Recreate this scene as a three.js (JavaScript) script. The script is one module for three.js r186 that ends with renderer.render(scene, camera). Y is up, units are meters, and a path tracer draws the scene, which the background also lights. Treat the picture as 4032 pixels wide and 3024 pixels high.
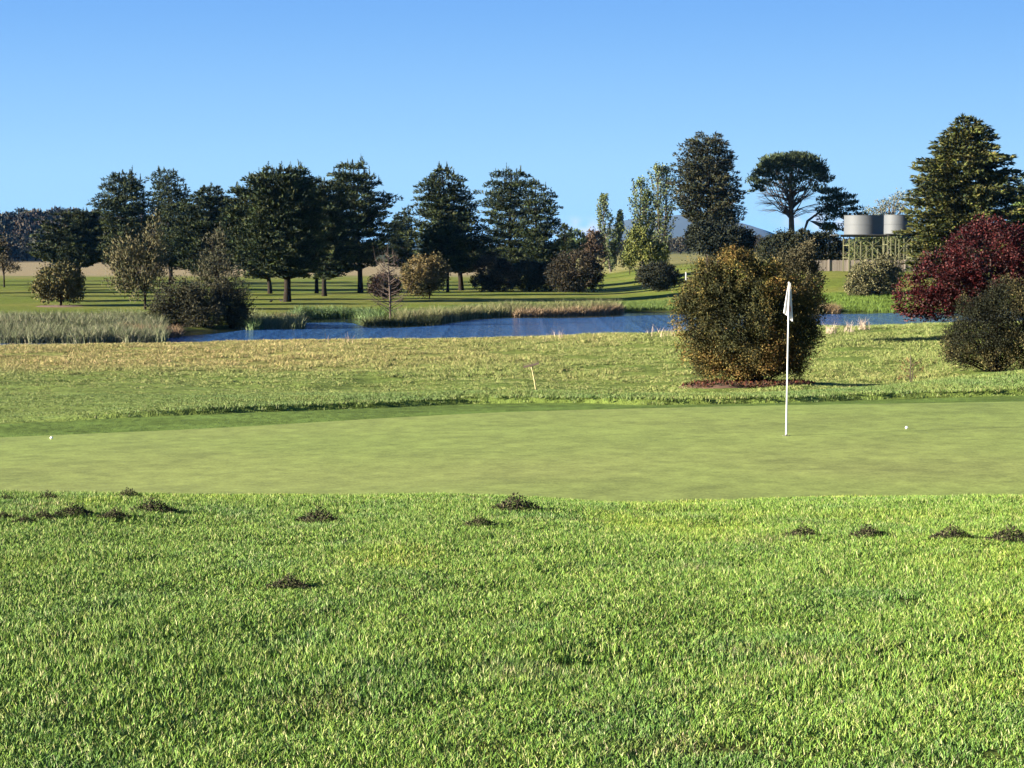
import * as THREE from 'three';
import { mergeGeometries } from 'three/addons/utils/BufferGeometryUtils.js';

// ---------------------------------------------------------------- camera, sky, sun, exposure
const scene = new THREE.Scene();
const F = 7524, PITCH = Math.atan((1512 - 980) / F), EYE = 1.62;   // focal length in photo pixels, downward tilt, eye height
const camera = new THREE.PerspectiveCamera(2 * Math.atan(1512 / F) * 180 / Math.PI, 4 / 3, 0.1, 30000);
camera.position.set(0, EYE, 0);
camera.rotation.x = -PITCH;
const EXPOSURE = 5.5, SUN_EL = 15.5 * Math.PI / 180;
const sunDir = new THREE.Vector3(-Math.cos(SUN_EL), Math.sin(SUN_EL), -0.08).normalize();
const sun = new THREE.DirectionalLight(new THREE.Color().setRGB(1, 0.9, 0.72), 5);
sun.position.copy(sunDir).multiplyScalar(400); sun.target.position.set(0, 0, -120);
sun.castShadow = true; sun.shadow.mapSize.set(4096, 4096);
Object.assign(sun.shadow.camera, { left: -260, right: 260, top: 200, bottom: -200, near: 1, far: 1200 });
scene.add(sun, sun.target);
const renderer = new THREE.WebGLRenderer({ antialias: true });
renderer.toneMapping = THREE.LinearToneMapping;
renderer.toneMappingExposure = EXPOSURE;
renderer.shadowMap.enabled = true;
renderer.setSize(1024, 768);

// ---------------------------------------------------------------- random numbers and noise
function rng(seed) { let a = (seed * 2654435761) >>> 0; return () => { a = (a + 0x6D2B79F5) | 0; let t = Math.imul(a ^ (a >>> 15), 1 | a); t = (t + Math.imul(t ^ (t >>> 7), 61 | t)) ^ t; return ((t ^ (t >>> 14)) >>> 0) / 4294967296; }; }
const clamp = (v, a = 0, b = 1) => Math.min(b, Math.max(a, v));
const lerp = (a, b, t) => a + (b - a) * t;
const smooth = (a, b, v) => { const t = clamp((v - a) / (b - a)); return t * t * (3 - 2 * t); };
const hash2 = (x, y, s = 0) => { let h = Math.imul(x, 374761393) + Math.imul(y, 668265263) + Math.imul(s, 1274126177); h = Math.imul(h ^ (h >>> 13), 1274126177); return ((h ^ (h >>> 16)) >>> 0) / 4294967296; };
function vnoise(x, y, s = 0, per = 0) {
  const xi = Math.floor(x), yi = Math.floor(y), u = x - xi, v = y - yi, a = u * u * (3 - 2 * u), b = v * v * (3 - 2 * v);
  const m = per ? (i) => ((i % per) + per) % per : (i) => i;
  const p = hash2(m(xi), m(yi), s), q = hash2(m(xi + 1), m(yi), s), r = hash2(m(xi), m(yi + 1), s), t = hash2(m(xi + 1), m(yi + 1), s);
  return lerp(lerp(p, q, a), lerp(r, t, a), b);
}
function fbm(x, y, oct = 4, s = 0, per = 0) { let v = 0, w = 0.5, n = 0; for (let i = 0; i < oct; i++) { v += w * vnoise(x, y, s + i, per); n += w; w *= 0.5; x *= 2; y *= 2; per *= 2; } return v / n; }
function curve(pts) {                                   // monotone cubic through [x, y] knots
  const n = pts.length, d = [], m = [];
  for (let i = 0; i < n - 1; i++) d.push((pts[i + 1][1] - pts[i][1]) / (pts[i + 1][0] - pts[i][0]));
  m.push(d[0]); for (let i = 1; i < n - 1; i++) m.push(d[i - 1] * d[i] <= 0 ? 0 : 2 * d[i - 1] * d[i] / (d[i - 1] + d[i])); m.push(d[n - 2]);
  return (x) => {
    if (x <= pts[0][0]) return pts[0][1]; if (x >= pts[n - 1][0]) return pts[n - 1][1];
    let i = 0; while (x > pts[i + 1][0]) i++;
    const h = pts[i + 1][0] - pts[i][0], t = (x - pts[i][0]) / h, t2 = t * t, t3 = t2 * t;
    return (2 * t3 - 3 * t2 + 1) * pts[i][1] + (t3 - 2 * t2 + t) * h * m[i] + (-2 * t3 + 3 * t2) * pts[i + 1][1] + (t3 - t2) * h * m[i + 1];
  };
}

// ---------------------------------------------------------------- sky: clear air, pale at the horizon, two low wisps of cloud
{
  const W = 4096, Hh = 2048, data = new Float32Array(W * Hh * 4);
  const r = curve([[-90, .30], [0, .43], [2, .40], [4, .32], [7.5, .195], [12, .12], [25, .075], [50, .05], [90, .04]]);
  const g = curve([[-90, .45], [0, .73], [2, .71], [4, .62], [7.5, .455], [12, .32], [25, .21], [50, .14], [90, .11]]);
  const b = curve([[-90, .55], [0, 1.0], [2, 1.02], [4, 1.0], [7.5, .93], [12, .78], [25, .58], [50, .42], [90, .36]]);
  const wisps = [[1.95, 0.62, 0.9, 0.28], [3.0, 0.5, 1.0, 0.2], [8.9, 0.85, 1.0, 0.35], [10.2, 0.6, 1.3, 0.3], [-24, 0.7, 2.5, 0.3], [31, 0.6, 3, 0.3], [52, .8, 3, .4]];
  for (let j = 0; j < Hh; j++) {
    const el = (j + 0.5) / Hh * 180 - 90, c = [r(el), g(el), b(el)].map((v) => v / EXPOSURE);
    for (let i = 0; i < W; i++) {
      let k = 0;
      if (el > -1 && el < 3) {
        let az = (i + 0.5) / W * 360 - 180 + 90;        // 0 straight ahead (-z), positive to the right
        if (az > 180) az -= 360;
        for (const [a, e, w, h] of wisps) { const q = ((az - a) / w) ** 2 + ((el - e) / h) ** 2; if (q < 4) k += Math.max(0, 1 - q * 0.6) * smooth(.3, .75, fbm(az * 3.2, el * 7, 4, 5)) * 0.9; }
        k = clamp(k);
      }
      const o = (j * W + i) * 4;
      data[o] = lerp(c[0], .80 / EXPOSURE, k); data[o + 1] = lerp(c[1], .87 / EXPOSURE, k); data[o + 2] = lerp(c[2], 1.0 / EXPOSURE, k); data[o + 3] = 1;
    }
  }
  const sky = new THREE.DataTexture(data, W, Hh, THREE.RGBAFormat, THREE.FloatType);
  sky.mapping = THREE.EquirectangularReflectionMapping; sky.magFilter = THREE.LinearFilter; sky.needsUpdate = true;
  scene.background = sky; scene.environment = sky;
}

// ---------------------------------------------------------------- helpers
const taken = {};
function numbered(n) { if (!(n in taken)) { taken[n] = 0; return n; } taken[n]++; return n + '_' + String(taken[n]).padStart(3, '0'); }
function tag(o, label, category, group, kind) {
  if (label) o.userData.label = label; if (category) o.userData.category = category;
  if (group) o.userData.group = group; if (kind) o.userData.kind = kind; return o;
}
function thing(name, label, category, p = [0, 0, 0], group) {
  const o = new THREE.Group(); o.name = numbered(name); o.position.set(...p); scene.add(o); return tag(o, label, category, group);
}
function part(name, geo, mat, parent) { const m = new THREE.Mesh(geo, mat); m.name = name; m.castShadow = m.receiveShadow = true; parent.add(m); return m; }
const V = (x, y, z) => new THREE.Vector3(x, y, z);
// photo pixel and distance ahead -> point (used as a tape measure while laying the place out)
function P(px, py, d) {
  const a = (px - 2016) / F, b = (1512 - py) / F, c = Math.cos(PITCH), s = Math.sin(PITCH);
  const y = b * c - s, z = b * s + c, k = d / z;
  return V(a * k, EYE + y * k, -d);
}
const REAL = .66;                                        // plant colours below are scaled to measured reflectance
class Build {                                            // collects triangles with flat normals and colours
  constructor() { this.p = []; this.n = []; this.c = []; }
  tri(a, b, c, col, nor) {
    this.p.push(a[0], a[1], a[2], b[0], b[1], b[2], c[0], c[1], c[2]);
    if (!nor) {
      const ux = b[0] - a[0], uy = b[1] - a[1], uz = b[2] - a[2], vx = c[0] - a[0], vy = c[1] - a[1], vz = c[2] - a[2];
      let x = uy * vz - uz * vy, y = uz * vx - ux * vz, z = ux * vy - uy * vx; const l = Math.hypot(x, y, z) || 1; nor = [x / l, y / l, z / l];
    }
    for (let i = 0; i < 3; i++) { this.n.push(...nor); this.c.push(col[0] * REAL, col[1] * REAL, col[2] * REAL); }
  }
  quad(a, b, c, d, col) { this.tri(a, b, c, col); this.tri(a, c, d, col); }
  limb(pts, radii, col, seg = 6) {                       // tapered round limb with smooth normals
    let prev = null;
    for (let i = 0; i < pts.length; i++) {
      const a = pts[Math.max(0, i - 1)], b = pts[Math.min(pts.length - 1, i + 1)];
      const t = V(b[0] - a[0], b[1] - a[1], b[2] - a[2]).normalize();
      const u = Math.abs(t.y) < 0.9 ? V(0, 1, 0).cross(t).normalize() : V(1, 0, 0).cross(t).normalize(), w = t.clone().cross(u);
      const ring = [];
      for (let k = 0; k < seg; k++) { const an = k / seg * Math.PI * 2, ca = Math.cos(an), sa = Math.sin(an), n = [u.x * ca + w.x * sa, u.y * ca + w.y * sa, u.z * ca + w.z * sa]; ring.push([[pts[i][0] + n[0] * radii[i], pts[i][1] + n[1] * radii[i], pts[i][2] + n[2] * radii[i]], n]); }
      if (prev) for (let k = 0; k < seg; k++) { const k2 = (k + 1) % seg; this.smoothTri(prev[k], prev[k2], ring[k2], col); this.smoothTri(prev[k], ring[k2], ring[k], col); }
      prev = ring;
    }
  }
  smoothTri(a, b, c, col) { for (const v of [a, b, c]) { this.p.push(...v[0]); this.n.push(...v[1]); this.c.push(col[0] * REAL, col[1] * REAL, col[2] * REAL); } }
  geo() {
    const g = new THREE.BufferGeometry();
    g.setAttribute('position', new THREE.BufferAttribute(new Float32Array(this.p), 3));
    g.setAttribute('normal', new THREE.BufferAttribute(new Float32Array(this.n), 3));
    g.setAttribute('color', new THREE.BufferAttribute(new Float32Array(this.c), 3));
    return g;
  }
}
function tex(size, fn, srgb = true) {
  const d = new Uint8Array(size * size * 4);
  for (let j = 0; j < size; j++) for (let i = 0; i < size; i++) { const c = fn(i / size, j / size), o = (j * size + i) * 4; d[o] = clamp(c[0]) * 255; d[o + 1] = clamp(c[1]) * 255; d[o + 2] = clamp(c[2]) * 255; d[o + 3] = 255; }
  const t = new THREE.DataTexture(d, size, size); t.wrapS = t.wrapT = THREE.RepeatWrapping; t.magFilter = THREE.LinearFilter; t.minFilter = THREE.LinearMipmapLinearFilter; t.generateMipmaps = true;
  if (srgb) t.colorSpace = THREE.SRGBColorSpace; t.needsUpdate = true; return t;
}
const lin = (r, g, b) => new THREE.Color().setRGB(r, g, b);
const M = {
  leaf: new THREE.MeshPhysicalMaterial({ vertexColors: true, roughness: 0.8, specularIntensity: .35, side: THREE.DoubleSide }),
  gloss: new THREE.MeshPhysicalMaterial({ vertexColors: true, roughness: 0.6, specularIntensity: .3, side: THREE.DoubleSide }),
  bark: new THREE.MeshPhysicalMaterial({ vertexColors: true, roughness: 0.95, specularIntensity: .2 }),
  blade: new THREE.MeshPhysicalMaterial({ vertexColors: true, roughness: 0.6, specularIntensity: .4, side: THREE.DoubleSide }),
  white: new THREE.MeshStandardMaterial({ color: lin(.62, .62, .60), roughness: 0.45 }),
  ball: new THREE.MeshPhysicalMaterial({ color: lin(.82, .82, .8), roughness: 0.3, clearcoat: .5 }),
};

// ---------------------------------------------------------------- the lie of the land: height at (x, distance ahead)
const profile = curve([[-30, .15], [0, .02], [6, .01], [10, -.06], [13, -.155], [14.5, -.30], [17, -.66], [19.3, -1.02], [24, -1.05], [28, -1.05], [31, -1.03], [33, -1.09], [34.5, -1.13], [38, -1.36], [45, -1.70], [52, -1.76], [60, -1.67], [66, -1.53], [70, -1.66], [78, -3.2], [88, -5.5], [96, -6.2], [400, -6.2]]);
const farShore = curve([[-120, 158], [-40, 152], [-32, 151], [-24, 163], [-20, 186], [-15.5, 187], [-12, 174], [-8, 178], [-3, 193], [6, 198], [13, 205], [36, 209], [80, 216]]);
const beyond = curve([[-30, -6.4], [-12, -6.1], [0, -5.2], [2, -5.05], [6, -4.96], [40, -4.9], [900, -4.9]]);
const mound2 = curve([[4.5, 0], [6.8, .15], [9.9, .48], [14, .75], [30, .8]]);
// outline of the putting surface (x, distance) and the line where the longer grass begins behind it
const greenFar = curve([[-16, 24.2], [-12, 26.2], [-7.4, 28.0], [-4.6, 28.9], [-1.8, 30.2], [0, 30.9], [2.6, 31.3], [4.2, 31.5], [8.4, 31.6], [12, 30.8], [16, 29]]);
const roughLine = curve([[-16, 28], [-10, 29.5], [-6, 31.0], [-3.8, 32.0], [-2.2, 32.7], [-.5, 33.3], [1.2, 33.2], [2.4, 32.4], [4.5, 32.5], [6.5, 33.1], [9, 33.2], [16, 32.5]]);

function height(x, d) {
  let y;
  if (d < 110) {
    y = profile(d);
    y += smooth(48, 64, d) * (1 - smooth(68, 84, d)) * (x < 0 ? .016 * Math.max(x, -40) : .034 * Math.min(x, 16));
    y += smooth(19, 22, d) * (1 - smooth(33, 40, d)) * .014 * clamp(x, -9, 9);
    y += .07 * Math.exp(-(((x + 1.3) / 3.6) ** 4)) * Math.exp(-(((d - 34.9) / 1.5) ** 2));
    const m = mound2(x); if (m > 0) y += m * Math.exp(-(((d - 37) / (d < 37 ? 2.6 : 3.2)) ** 2));
    if (d > 26 && d < 40) { const q = d - roughLine(x); y += .10 * smooth(-.03, .08, q) * (1 - smooth(.8, 4, q)) * smooth(-9, -5, x); }
    if (d < 20) { const w = 1 - smooth(15, 19, d); y += w * ((fbm(x * .55 + 3, d * .55, 3, 21) - .5) * .10 + (fbm(x * 1.7, d * 2.3, 2, 31) - .5) * .035 + .035 * smooth(1, -5, x) * smooth(9, 13, d) - .05 * Math.exp(-(((x - .9) / 1.1) ** 2)) * smooth(9, 13, d)); }
    else if (d > 40) y += (fbm(x * .3, d * .35, 3, 41) - .5) * .22 * smooth(40, 46, d) * (1 - .6 * smooth(58, 66, d)) + (fbm(x * 1.3, d * 1.3, 2, 43) - .5) * .10 * smooth(42, 50, d) * (1 - smooth(64, 72, d));
  } else {
    y = beyond(d - farShore(x));
    y += 3.3 * smooth(206, 262, d) * smooth(12, 44, x) + 1.0 * smooth(240, 420, d) * smooth(60, 140, x);
    y += (fbm(x * .06, d * .06, 3, 51) - .5) * .35 * smooth(4, 20, d - farShore(x));
    y += 14 * smooth(980, 1230, d) * smooth(-170, -290, x) + 3 * smooth(900, 1500, d);
  }
  return y;
}
const at = (px, d) => { const p = P(px, 1000, d); p.y = height(p.x, d); return p; };       // a spot on the ground
const ground = (x, d, up = 0) => [x, height(x, d) + up, -d];

// ---------------------------------------------------------------- ground sheet
const grassTex = tex(1024, (u, v) => {
  const n = fbm(u * 24, v * 24, 4, 3, 24), f = hash2(Math.floor(u * 1024), Math.floor(v * 1024), 8), m = fbm(u * 6, v * 6, 3, 9, 6);
  const k = .86 + .34 * (n - .5) + .22 * (f - .5) + .22 * (m - .5);
  return [k * 1.02, k, k * .94];
});
const grassBump = tex(512, (u, v) => { const k = fbm(u * 48, v * 48, 3, 13, 48) * .7 + hash2(Math.floor(u * 512), Math.floor(v * 512), 5) * .3; return [k, k, k]; }, false);
function groundColor(x, d) {
  const n = fbm(x * .09 + 7, d * .09, 4, 61), n2 = fbm(x * .5, d * .5, 3, 65);
  const green = [.205, .29, .075], dry = [.46, .395, .17], lush = [.16, .25, .06], mud = [.05, .045, .03], field = [.42, .355, .235], short = [.23, .32, .09];  // green, dry, lush, short raised: extra brightness of the bank put into colour
  const mix = (a, b, t) => a.map((v, i) => lerp(v, b[i], t));
  let c;
  if (d < 20) c = mix([.085, .13, .025], [.12, .135, .04], smooth(.45, .7, n2));
  else if (d < 84) {
    c = mix(green, lush, smooth(.4, .7, n2) * .5);
    const t = smooth(50, 58, d) * smooth(5, -11, x + (n - .5) * 22) * .6 + smooth(45, 60, d) * smooth(.48, .7, n) * .4;
    c = mix(c, dry, clamp(t) * (.6 + .6 * (n2 - .3)));
    c = mix(c, short, (1 - smooth(44, 52, d)) * smooth(-2, -8, x));
    c = mix(c, mud, smooth(76, 84, d));
  } else {
    const s = d - farShore(x);
    c = mix([.185, .25, .048], [.255, .285, .072], smooth(.4, .65, n));
    c = mix(c, field, smooth(430, 480, d + (n - .5) * 50) * (x > -8 && x < 130 ? .45 : 1));
    c = mix(c, [.10, .12, .06], smooth(960, 1080, d));
    if (s < 3) c = mix(mud, c, smooth(-.5, 3, s));
  }
  return c.map((v) => v * REAL);
}
{
  const rows = [];
  for (let d = -25; d < 78; d += d < 3 ? 2 : d > 30.5 && d < 34 ? .07 : .3) rows.push(d);
  for (let d = 78; d < 140; d += 2) rows.push(d);
  for (let d = 140; d < 225; d += 1) rows.push(d);
  for (let d = 225; d < 14000; d *= d < 460 ? 1.012 : 1.05) rows.push(d);
  const C = 180, pos = [], col = [], uv = [], idx = [];
  rows.forEach((d) => {
    const w = Math.max(26, .62 * Math.max(d, 0) + 8);
    for (let i = 0; i <= C; i++) {
      const u = i / C * 2 - 1, x = w * (Math.sign(u) * (Math.abs(u) * .55 + .45 * Math.abs(u) ** 3));
      pos.push(x, height(x, d), -d); col.push(...groundColor(x, d)); uv.push(x / 5, d / 5);
    }
  });
  for (let r = 0; r < rows.length - 1; r++) for (let i = 0; i < C; i++) { const a = r * (C + 1) + i, b = a + C + 1; idx.push(a, a + 1, b + 1, a, b + 1, b); }
  const g = new THREE.BufferGeometry();
  g.setAttribute('position', new THREE.Float32BufferAttribute(pos, 3)); g.setAttribute('color', new THREE.Float32BufferAttribute(col, 3)); g.setAttribute('uv', new THREE.Float32BufferAttribute(uv, 2));
  g.setIndex(idx); g.computeVertexNormals();
  const m = new THREE.MeshPhysicalMaterial({ vertexColors: true, map: grassTex, bumpMap: grassBump, bumpScale: .03, roughness: 1, specularIntensity: .1 });
  const o = new THREE.Mesh(g, m); o.name = 'ground'; o.receiveShadow = true; scene.add(o);
  tag(o, 'rolling grass ground of the golf course reaching to the far fields', 'ground', null, 'structure');
}
function sheet(name, label, category, inside, x0, x1, d0, d1, step, up, mat, uvScale) {   // a thin sheet that follows the land
  const nx = Math.round((x1 - x0) / step), pos = [], uv = [], idx = [];
  const nd = Math.round((d1 - d0) / step);
  for (let j = 0; j <= nd; j++) for (let i = 0; i <= nx; i++) {
    const x = lerp(x0, x1, i / nx), [a, b] = inside(x), d = lerp(a, b, j / nd);
    pos.push(x, height(x, d) + up, -d); uv.push(x / uvScale + .5, d / uvScale);
  }
  for (let j = 0; j < nd; j++) for (let i = 0; i < nx; i++) { const a = j * (nx + 1) + i, b = a + nx + 1; idx.push(a, a + 1, b + 1, a, b + 1, b); }
  const g = new THREE.BufferGeometry(); g.setAttribute('position', new THREE.Float32BufferAttribute(pos, 3)); g.setAttribute('uv', new THREE.Float32BufferAttribute(uv, 2)); g.setIndex(idx); g.computeVertexNormals();
  const o = new THREE.Mesh(g, mat); o.name = name; o.receiveShadow = true; scene.add(o); return tag(o, label, category, null, 'structure');
}
const greenTex = tex(2048, (u, v) => {
  const a = fbm(u * 26, v * 26, 4, 71), m = fbm(u * 150, v * 150, 3, 75), f = hash2(Math.floor(u * 2048), Math.floor(v * 2048), 4), b = smooth(.56, .74, fbm(u * 34 + 3, v * 40 + 4, 3, 77)), w = fbm(u * 8 + 9, v * 8, 3, 79);
  const k = .92 + .07 * (a - .5) + .20 * (m - .5) + .12 * (fbm(u * 420, v * 420, 2, 81) - .5) + .16 * (f - .5) - .05 * b;
  return [k * (.585 + .05 * (w - .5)), k * .645, k * (.345 + .04 * (w - .5))];
});
const greenMat = new THREE.MeshPhysicalMaterial({ specularIntensity: .25, map: greenTex, color: lin(.62, .62, .62), bumpMap: grassBump, bumpScale: .004, roughness: .9 });
sheet('putting_green', 'smooth pale putting green with the flagstick', 'putting green', (x) => [18.6 + .02 * Math.abs(x), greenFar(x)], -17, 17, 18, 32, .3, .012, greenMat, 36);
const collarMat = new THREE.MeshPhysicalMaterial({ specularIntensity: .1, map: grassTex, color: lin(.10, .16, .04), bumpMap: grassBump, bumpScale: .02, roughness: 1 });
sheet('collar', 'short cut collar of grass round the back of the putting green', 'collar', (x) => [greenFar(x) - .1, roughLine(x) - .05], -17, 17, 0, 4, .3, .006, collarMat, 5);

// ---------------------------------------------------------------- pond
{
  const g = new THREE.PlaneGeometry(280, 150, 1, 1); g.rotateX(-Math.PI / 2);
  const uv = g.attributes.uv; for (let i = 0; i < uv.count; i++) uv.setXY(i, uv.getX(i) * 280 / 14, uv.getY(i) * 150 / 14);
  const ripple = tex(1024, (u, v) => { const k = .55 * fbm(u * 20, v * 44, 3, 91, 4) + .45 * vnoise(u * 64, v * 128, 95, 64); return [k, k, k]; }, false);
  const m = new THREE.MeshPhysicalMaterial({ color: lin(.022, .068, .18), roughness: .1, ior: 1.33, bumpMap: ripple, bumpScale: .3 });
  const o = new THREE.Mesh(g, m); o.position.set(0, -5.2, -150); o.name = 'pond_water'; o.receiveShadow = true; scene.add(o);
  tag(o, 'wind rippled blue pond behind the grass bank', 'pond', null, 'structure');
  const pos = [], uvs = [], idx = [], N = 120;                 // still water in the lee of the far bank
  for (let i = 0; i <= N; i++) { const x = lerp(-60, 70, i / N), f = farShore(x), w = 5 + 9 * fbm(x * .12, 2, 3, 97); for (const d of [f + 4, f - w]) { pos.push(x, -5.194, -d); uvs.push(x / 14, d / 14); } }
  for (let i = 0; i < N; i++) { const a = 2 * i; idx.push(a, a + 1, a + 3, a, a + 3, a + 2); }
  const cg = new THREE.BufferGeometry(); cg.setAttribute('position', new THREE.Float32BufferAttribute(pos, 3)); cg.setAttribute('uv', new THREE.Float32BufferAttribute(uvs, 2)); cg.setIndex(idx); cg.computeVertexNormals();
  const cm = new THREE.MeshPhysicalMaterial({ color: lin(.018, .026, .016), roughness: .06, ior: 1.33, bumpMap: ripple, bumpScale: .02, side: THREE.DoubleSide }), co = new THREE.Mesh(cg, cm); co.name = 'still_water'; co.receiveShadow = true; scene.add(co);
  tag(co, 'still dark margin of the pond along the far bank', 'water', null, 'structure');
}

// ---------------------------------------------------------------- grass, reeds: clumps of blades, copied many times
function clump(seed, n, R, len, wid, lean, cols) {
  const r = rng(seed), b = new Build();
  for (let i = 0; i < n; i++) {
    const a = r() * 6.283, q = Math.sqrt(r()) * R, x = Math.cos(a) * q, z = Math.sin(a) * q, L = len * (.55 + .75 * r()), w = wid * (.7 + .6 * r()) / 2;
    const f = r() * 6.283, fx = Math.cos(f), fz = Math.sin(f), l = lean * (.25 + r()), t = r() * 6.283, lx = Math.cos(t) * l, lz = Math.sin(t) * l;
    const c0 = cols[Math.floor(r() * cols.length)], k = .8 + .4 * r(), c = c0.map((v) => v * k);
    const p = (s, side) => { const h = L * s * (1 - .25 * l * s), o = L * s * s; return [x + lx * o + fx * w * side, h, z + lz * o + fz * w * side]; };
    const A = p(-.08, 1), B = p(-.08, -1), C = p(.55, .8), D = p(.55, -.8), E = p(1, 0);
    b.tri(A, B, D, c); b.tri(A, D, C, c); b.tri(C, D, E, c);
  }
  return b.geo();
}
function scatter(name, label, category, geos, mat, spots) {       // spots: [x, y, z, scale, heightScale, colour]
  const per = geos.map(() => []); spots.forEach((s, i) => per[i % geos.length].push(s));
  const grp = new THREE.Group(); grp.name = name; scene.add(grp); tag(grp, label, category, null, 'stuff');
  const m4 = new THREE.Matrix4(), q = new THREE.Quaternion(), up = V(0, 1, 0), c = new THREE.Color(), r = rng(spots.length);
  geos.forEach((g, k) => {
    const im = new THREE.InstancedMesh(g, mat, per[k].length); im.name = name + '_blades'; im.castShadow = im.receiveShadow = true; im.userData.kind = 'stuff';
    per[k].forEach((s, i) => { q.setFromAxisAngle(up, r() * 6.283); m4.compose(V(s[0], s[1], s[2]), q, V(s[3], s[3] * s[4], s[3])); im.setMatrixAt(i, m4); im.setColorAt(i, c.setRGB(...s[5])); });
    grp.add(im);
  });
}
// dark clumps of dried clippings lying in the front grass: pixel in the photo, width in metres
const heaps = [[12, 2047, .10, ''], [25, 1950, .10], [95, 2063, .11], [171, 2047, .13], [190, 1950, .16], [288, 2035, .19], [452, 2044, .15], [506, 1940, .17], [601, 2025, .24], [1259, 2060, .22], [1139, 2321, .16], [1888, 2073, .14], [2028, 2013, .26], [3164, 2117, .16], [3417, 2117, .17], [3746, 2123, .18], [3980, 2136, .22]];
function hitGround(px, py) { for (let d = 4; d < 20; d += .01) { const p = P(px, py, d); if (p.y <= height(p.x, d)) return [p.x, d]; } return null; }
const heapSpots = heaps.map(([px, py, w]) => { const h = hitGround(px, py) || hitGround(px, py + 25); return h && [...h, w]; });
{
  const r = rng(11), spots = [];
  const fresh = [[.15, .29, .036], [.20, .335, .045], [.11, .225, .03], [.27, .38, .06], [.075, .16, .024], [.35, .42, .11], [.18, .30, .045], [.46, .46, .20], [.085, .17, .03]];
  const geos = [1, 2, 3, 4, 5, 6].map((s) => clump(s, 46, .075, .031, .0035, .6, fresh));
  for (let d = 4.2; d < 19.2; d += .05) {
    const w = .31 * d + 1.0, dens = d < 15 ? 430 : 150, n = Math.round(w * 2 * .05 * dens);
    for (let i = 0; i < n; i++) {
      const x = (r() * 2 - 1) * w, dd = d + r() * .05, y = height(x, dd);
      const a = fbm(x * .8 + 5, dd * .5, 3, 101), b = fbm(x * 2.2, dd * 2.2, 3, 105), c = fbm(x * 3.2 + 9, dd * 3.6, 3, 109);
      let thin = false; for (const h of heapSpots) if (h) { const q = Math.hypot((x - h[0]) / h[2], (dd - h[1]) / (h[2] * .6)); if (q < .55 && r() < .6) thin = true; }
      if (thin) continue;
      const yel = smooth(.5, .75, a), dk = smooth(.55, .8, b);
      const dead = smooth(.60, .74, c) * smooth(.52, .66, b) * .45, band = fbm(x * .22 + 4, dd * 1.5, 3, 113), col = [lerp(lerp(.95, 1.2, yel) * (1 - .25 * dk), 1.25, dead), lerp(lerp(.98, 1.1, yel) * (1 - .16 * dk), .85, dead), lerp(lerp(1, .85, yel), 1.5, dead)];
      spots.push([x, y - .003, -dd, .85 + .4 * r(), (.5 + .8 * c) * (1 - .35 * dead) * (.55 + .9 * band), col]);
    }
  }
  scatter('foreground_grass', 'thick sunlit rough grass in front of the putting green', 'grass', geos, M.blade, spots);
}
{
  const r = rng(12), spots = [], cols = [[.15, .235, .055], [.18, .26, .06], [.13, .20, .045], [.22, .27, .08], [.27, .28, .11]];
  const geos = [21, 22, 23, 24].map((s) => clump(s, 40, .12, .04, .007, .8, cols));
  for (let d = 28; d < 43; d += .1) {
    const w = .32 * d + 2, n = Math.round(w * 2 * .1 * 95);
    for (let i = 0; i < n; i++) {
      const x = (r() * 2 - 1) * w, dd = d + r() * .1; if (dd < roughLine(x) + (r() - .5) * .12) continue;
      const left = smooth(-4, -7.5, x); if (r() < left * .85) continue;
      const e = 1 - smooth(0, .3, dd - roughLine(x)), b = fbm(x * 1.2, dd * 1.2, 3, 111);
      spots.push([x, height(x, dd), -dd, .8 + .5 * r(), (.7 + .5 * b + .3 * e) * lerp(1, .45, left), [.9 + .5 * (b - .5), .95 + .2 * (b - .5), .95]]);
    }
  }
  scatter('mound_grass', 'longer grass growing over the low mounds behind the putting green', 'grass', geos, M.blade, spots);
}
{
  const r = rng(13), spots = [], cols = [[.21, .28, .07], [.26, .33, .085], [.32, .35, .11], [.44, .41, .17], [.15, .205, .055]];
  const geos = [31, 32, 33, 34].map((s) => clump(s, 44, .15, .09, .010, 1.0, cols));
  for (let d = 42.5; d < 71; d += .15) {
    const w = .32 * d + 3, n = Math.round(w * 2 * .15 * 42);
    for (let i = 0; i < n; i++) {
      const x = (r() * 2 - 1) * w, dd = d + r() * .15;
      const n1 = fbm(x * .09 + 7, dd * .09, 4, 61), b = fbm(x * .8, dd * 1.1, 3, 121), lawn = (1 - smooth(46, 54, dd)) * (.75 + .25 * smooth(0, -6, x));
      if (r() < lawn * .7 || b < .36) continue;
      const dry = clamp(smooth(50, 58, dd) * smooth(5, -11, x + (n1 - .5) * 22) * .6 + smooth(45, 60, dd) * smooth(.48, .7, n1) * .4);
      const col = [lerp(.95, 1.75, dry), lerp(.98, 1.18, dry), lerp(.95, 1.7, dry)];
      spots.push([x, height(x, dd) - .01, -dd, .65 + .7 * r(), (.4 + 1.7 * (b - .33)) * (1 - .5 * lawn), col]);
    }
  }
  scatter('bank_grass', 'tussocky half dry grass on the bank before the pond', 'grass', geos, M.blade, spots);
}
function reedSpots(seed, n, px0, px1, dOf, dSpread, hs, col) {
  const r = rng(seed), out = [];
  for (let i = 0; i < n; i++) {
    const px = lerp(px0, px1, r()), dx = dOf(px), d = dx + (r() - .5) * dSpread, x = (px - 2016) / F * d, y = Math.max(height(x, d), -5.3);
    const k = .8 + .4 * r(); out.push([x, y, -d, .8 + .4 * r(), hs * (.75 + .5 * fbm(x * .3, d * .3, 2, 131)), col(r, px).map((v) => v * k)]);
  }
  return out;
}
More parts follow.
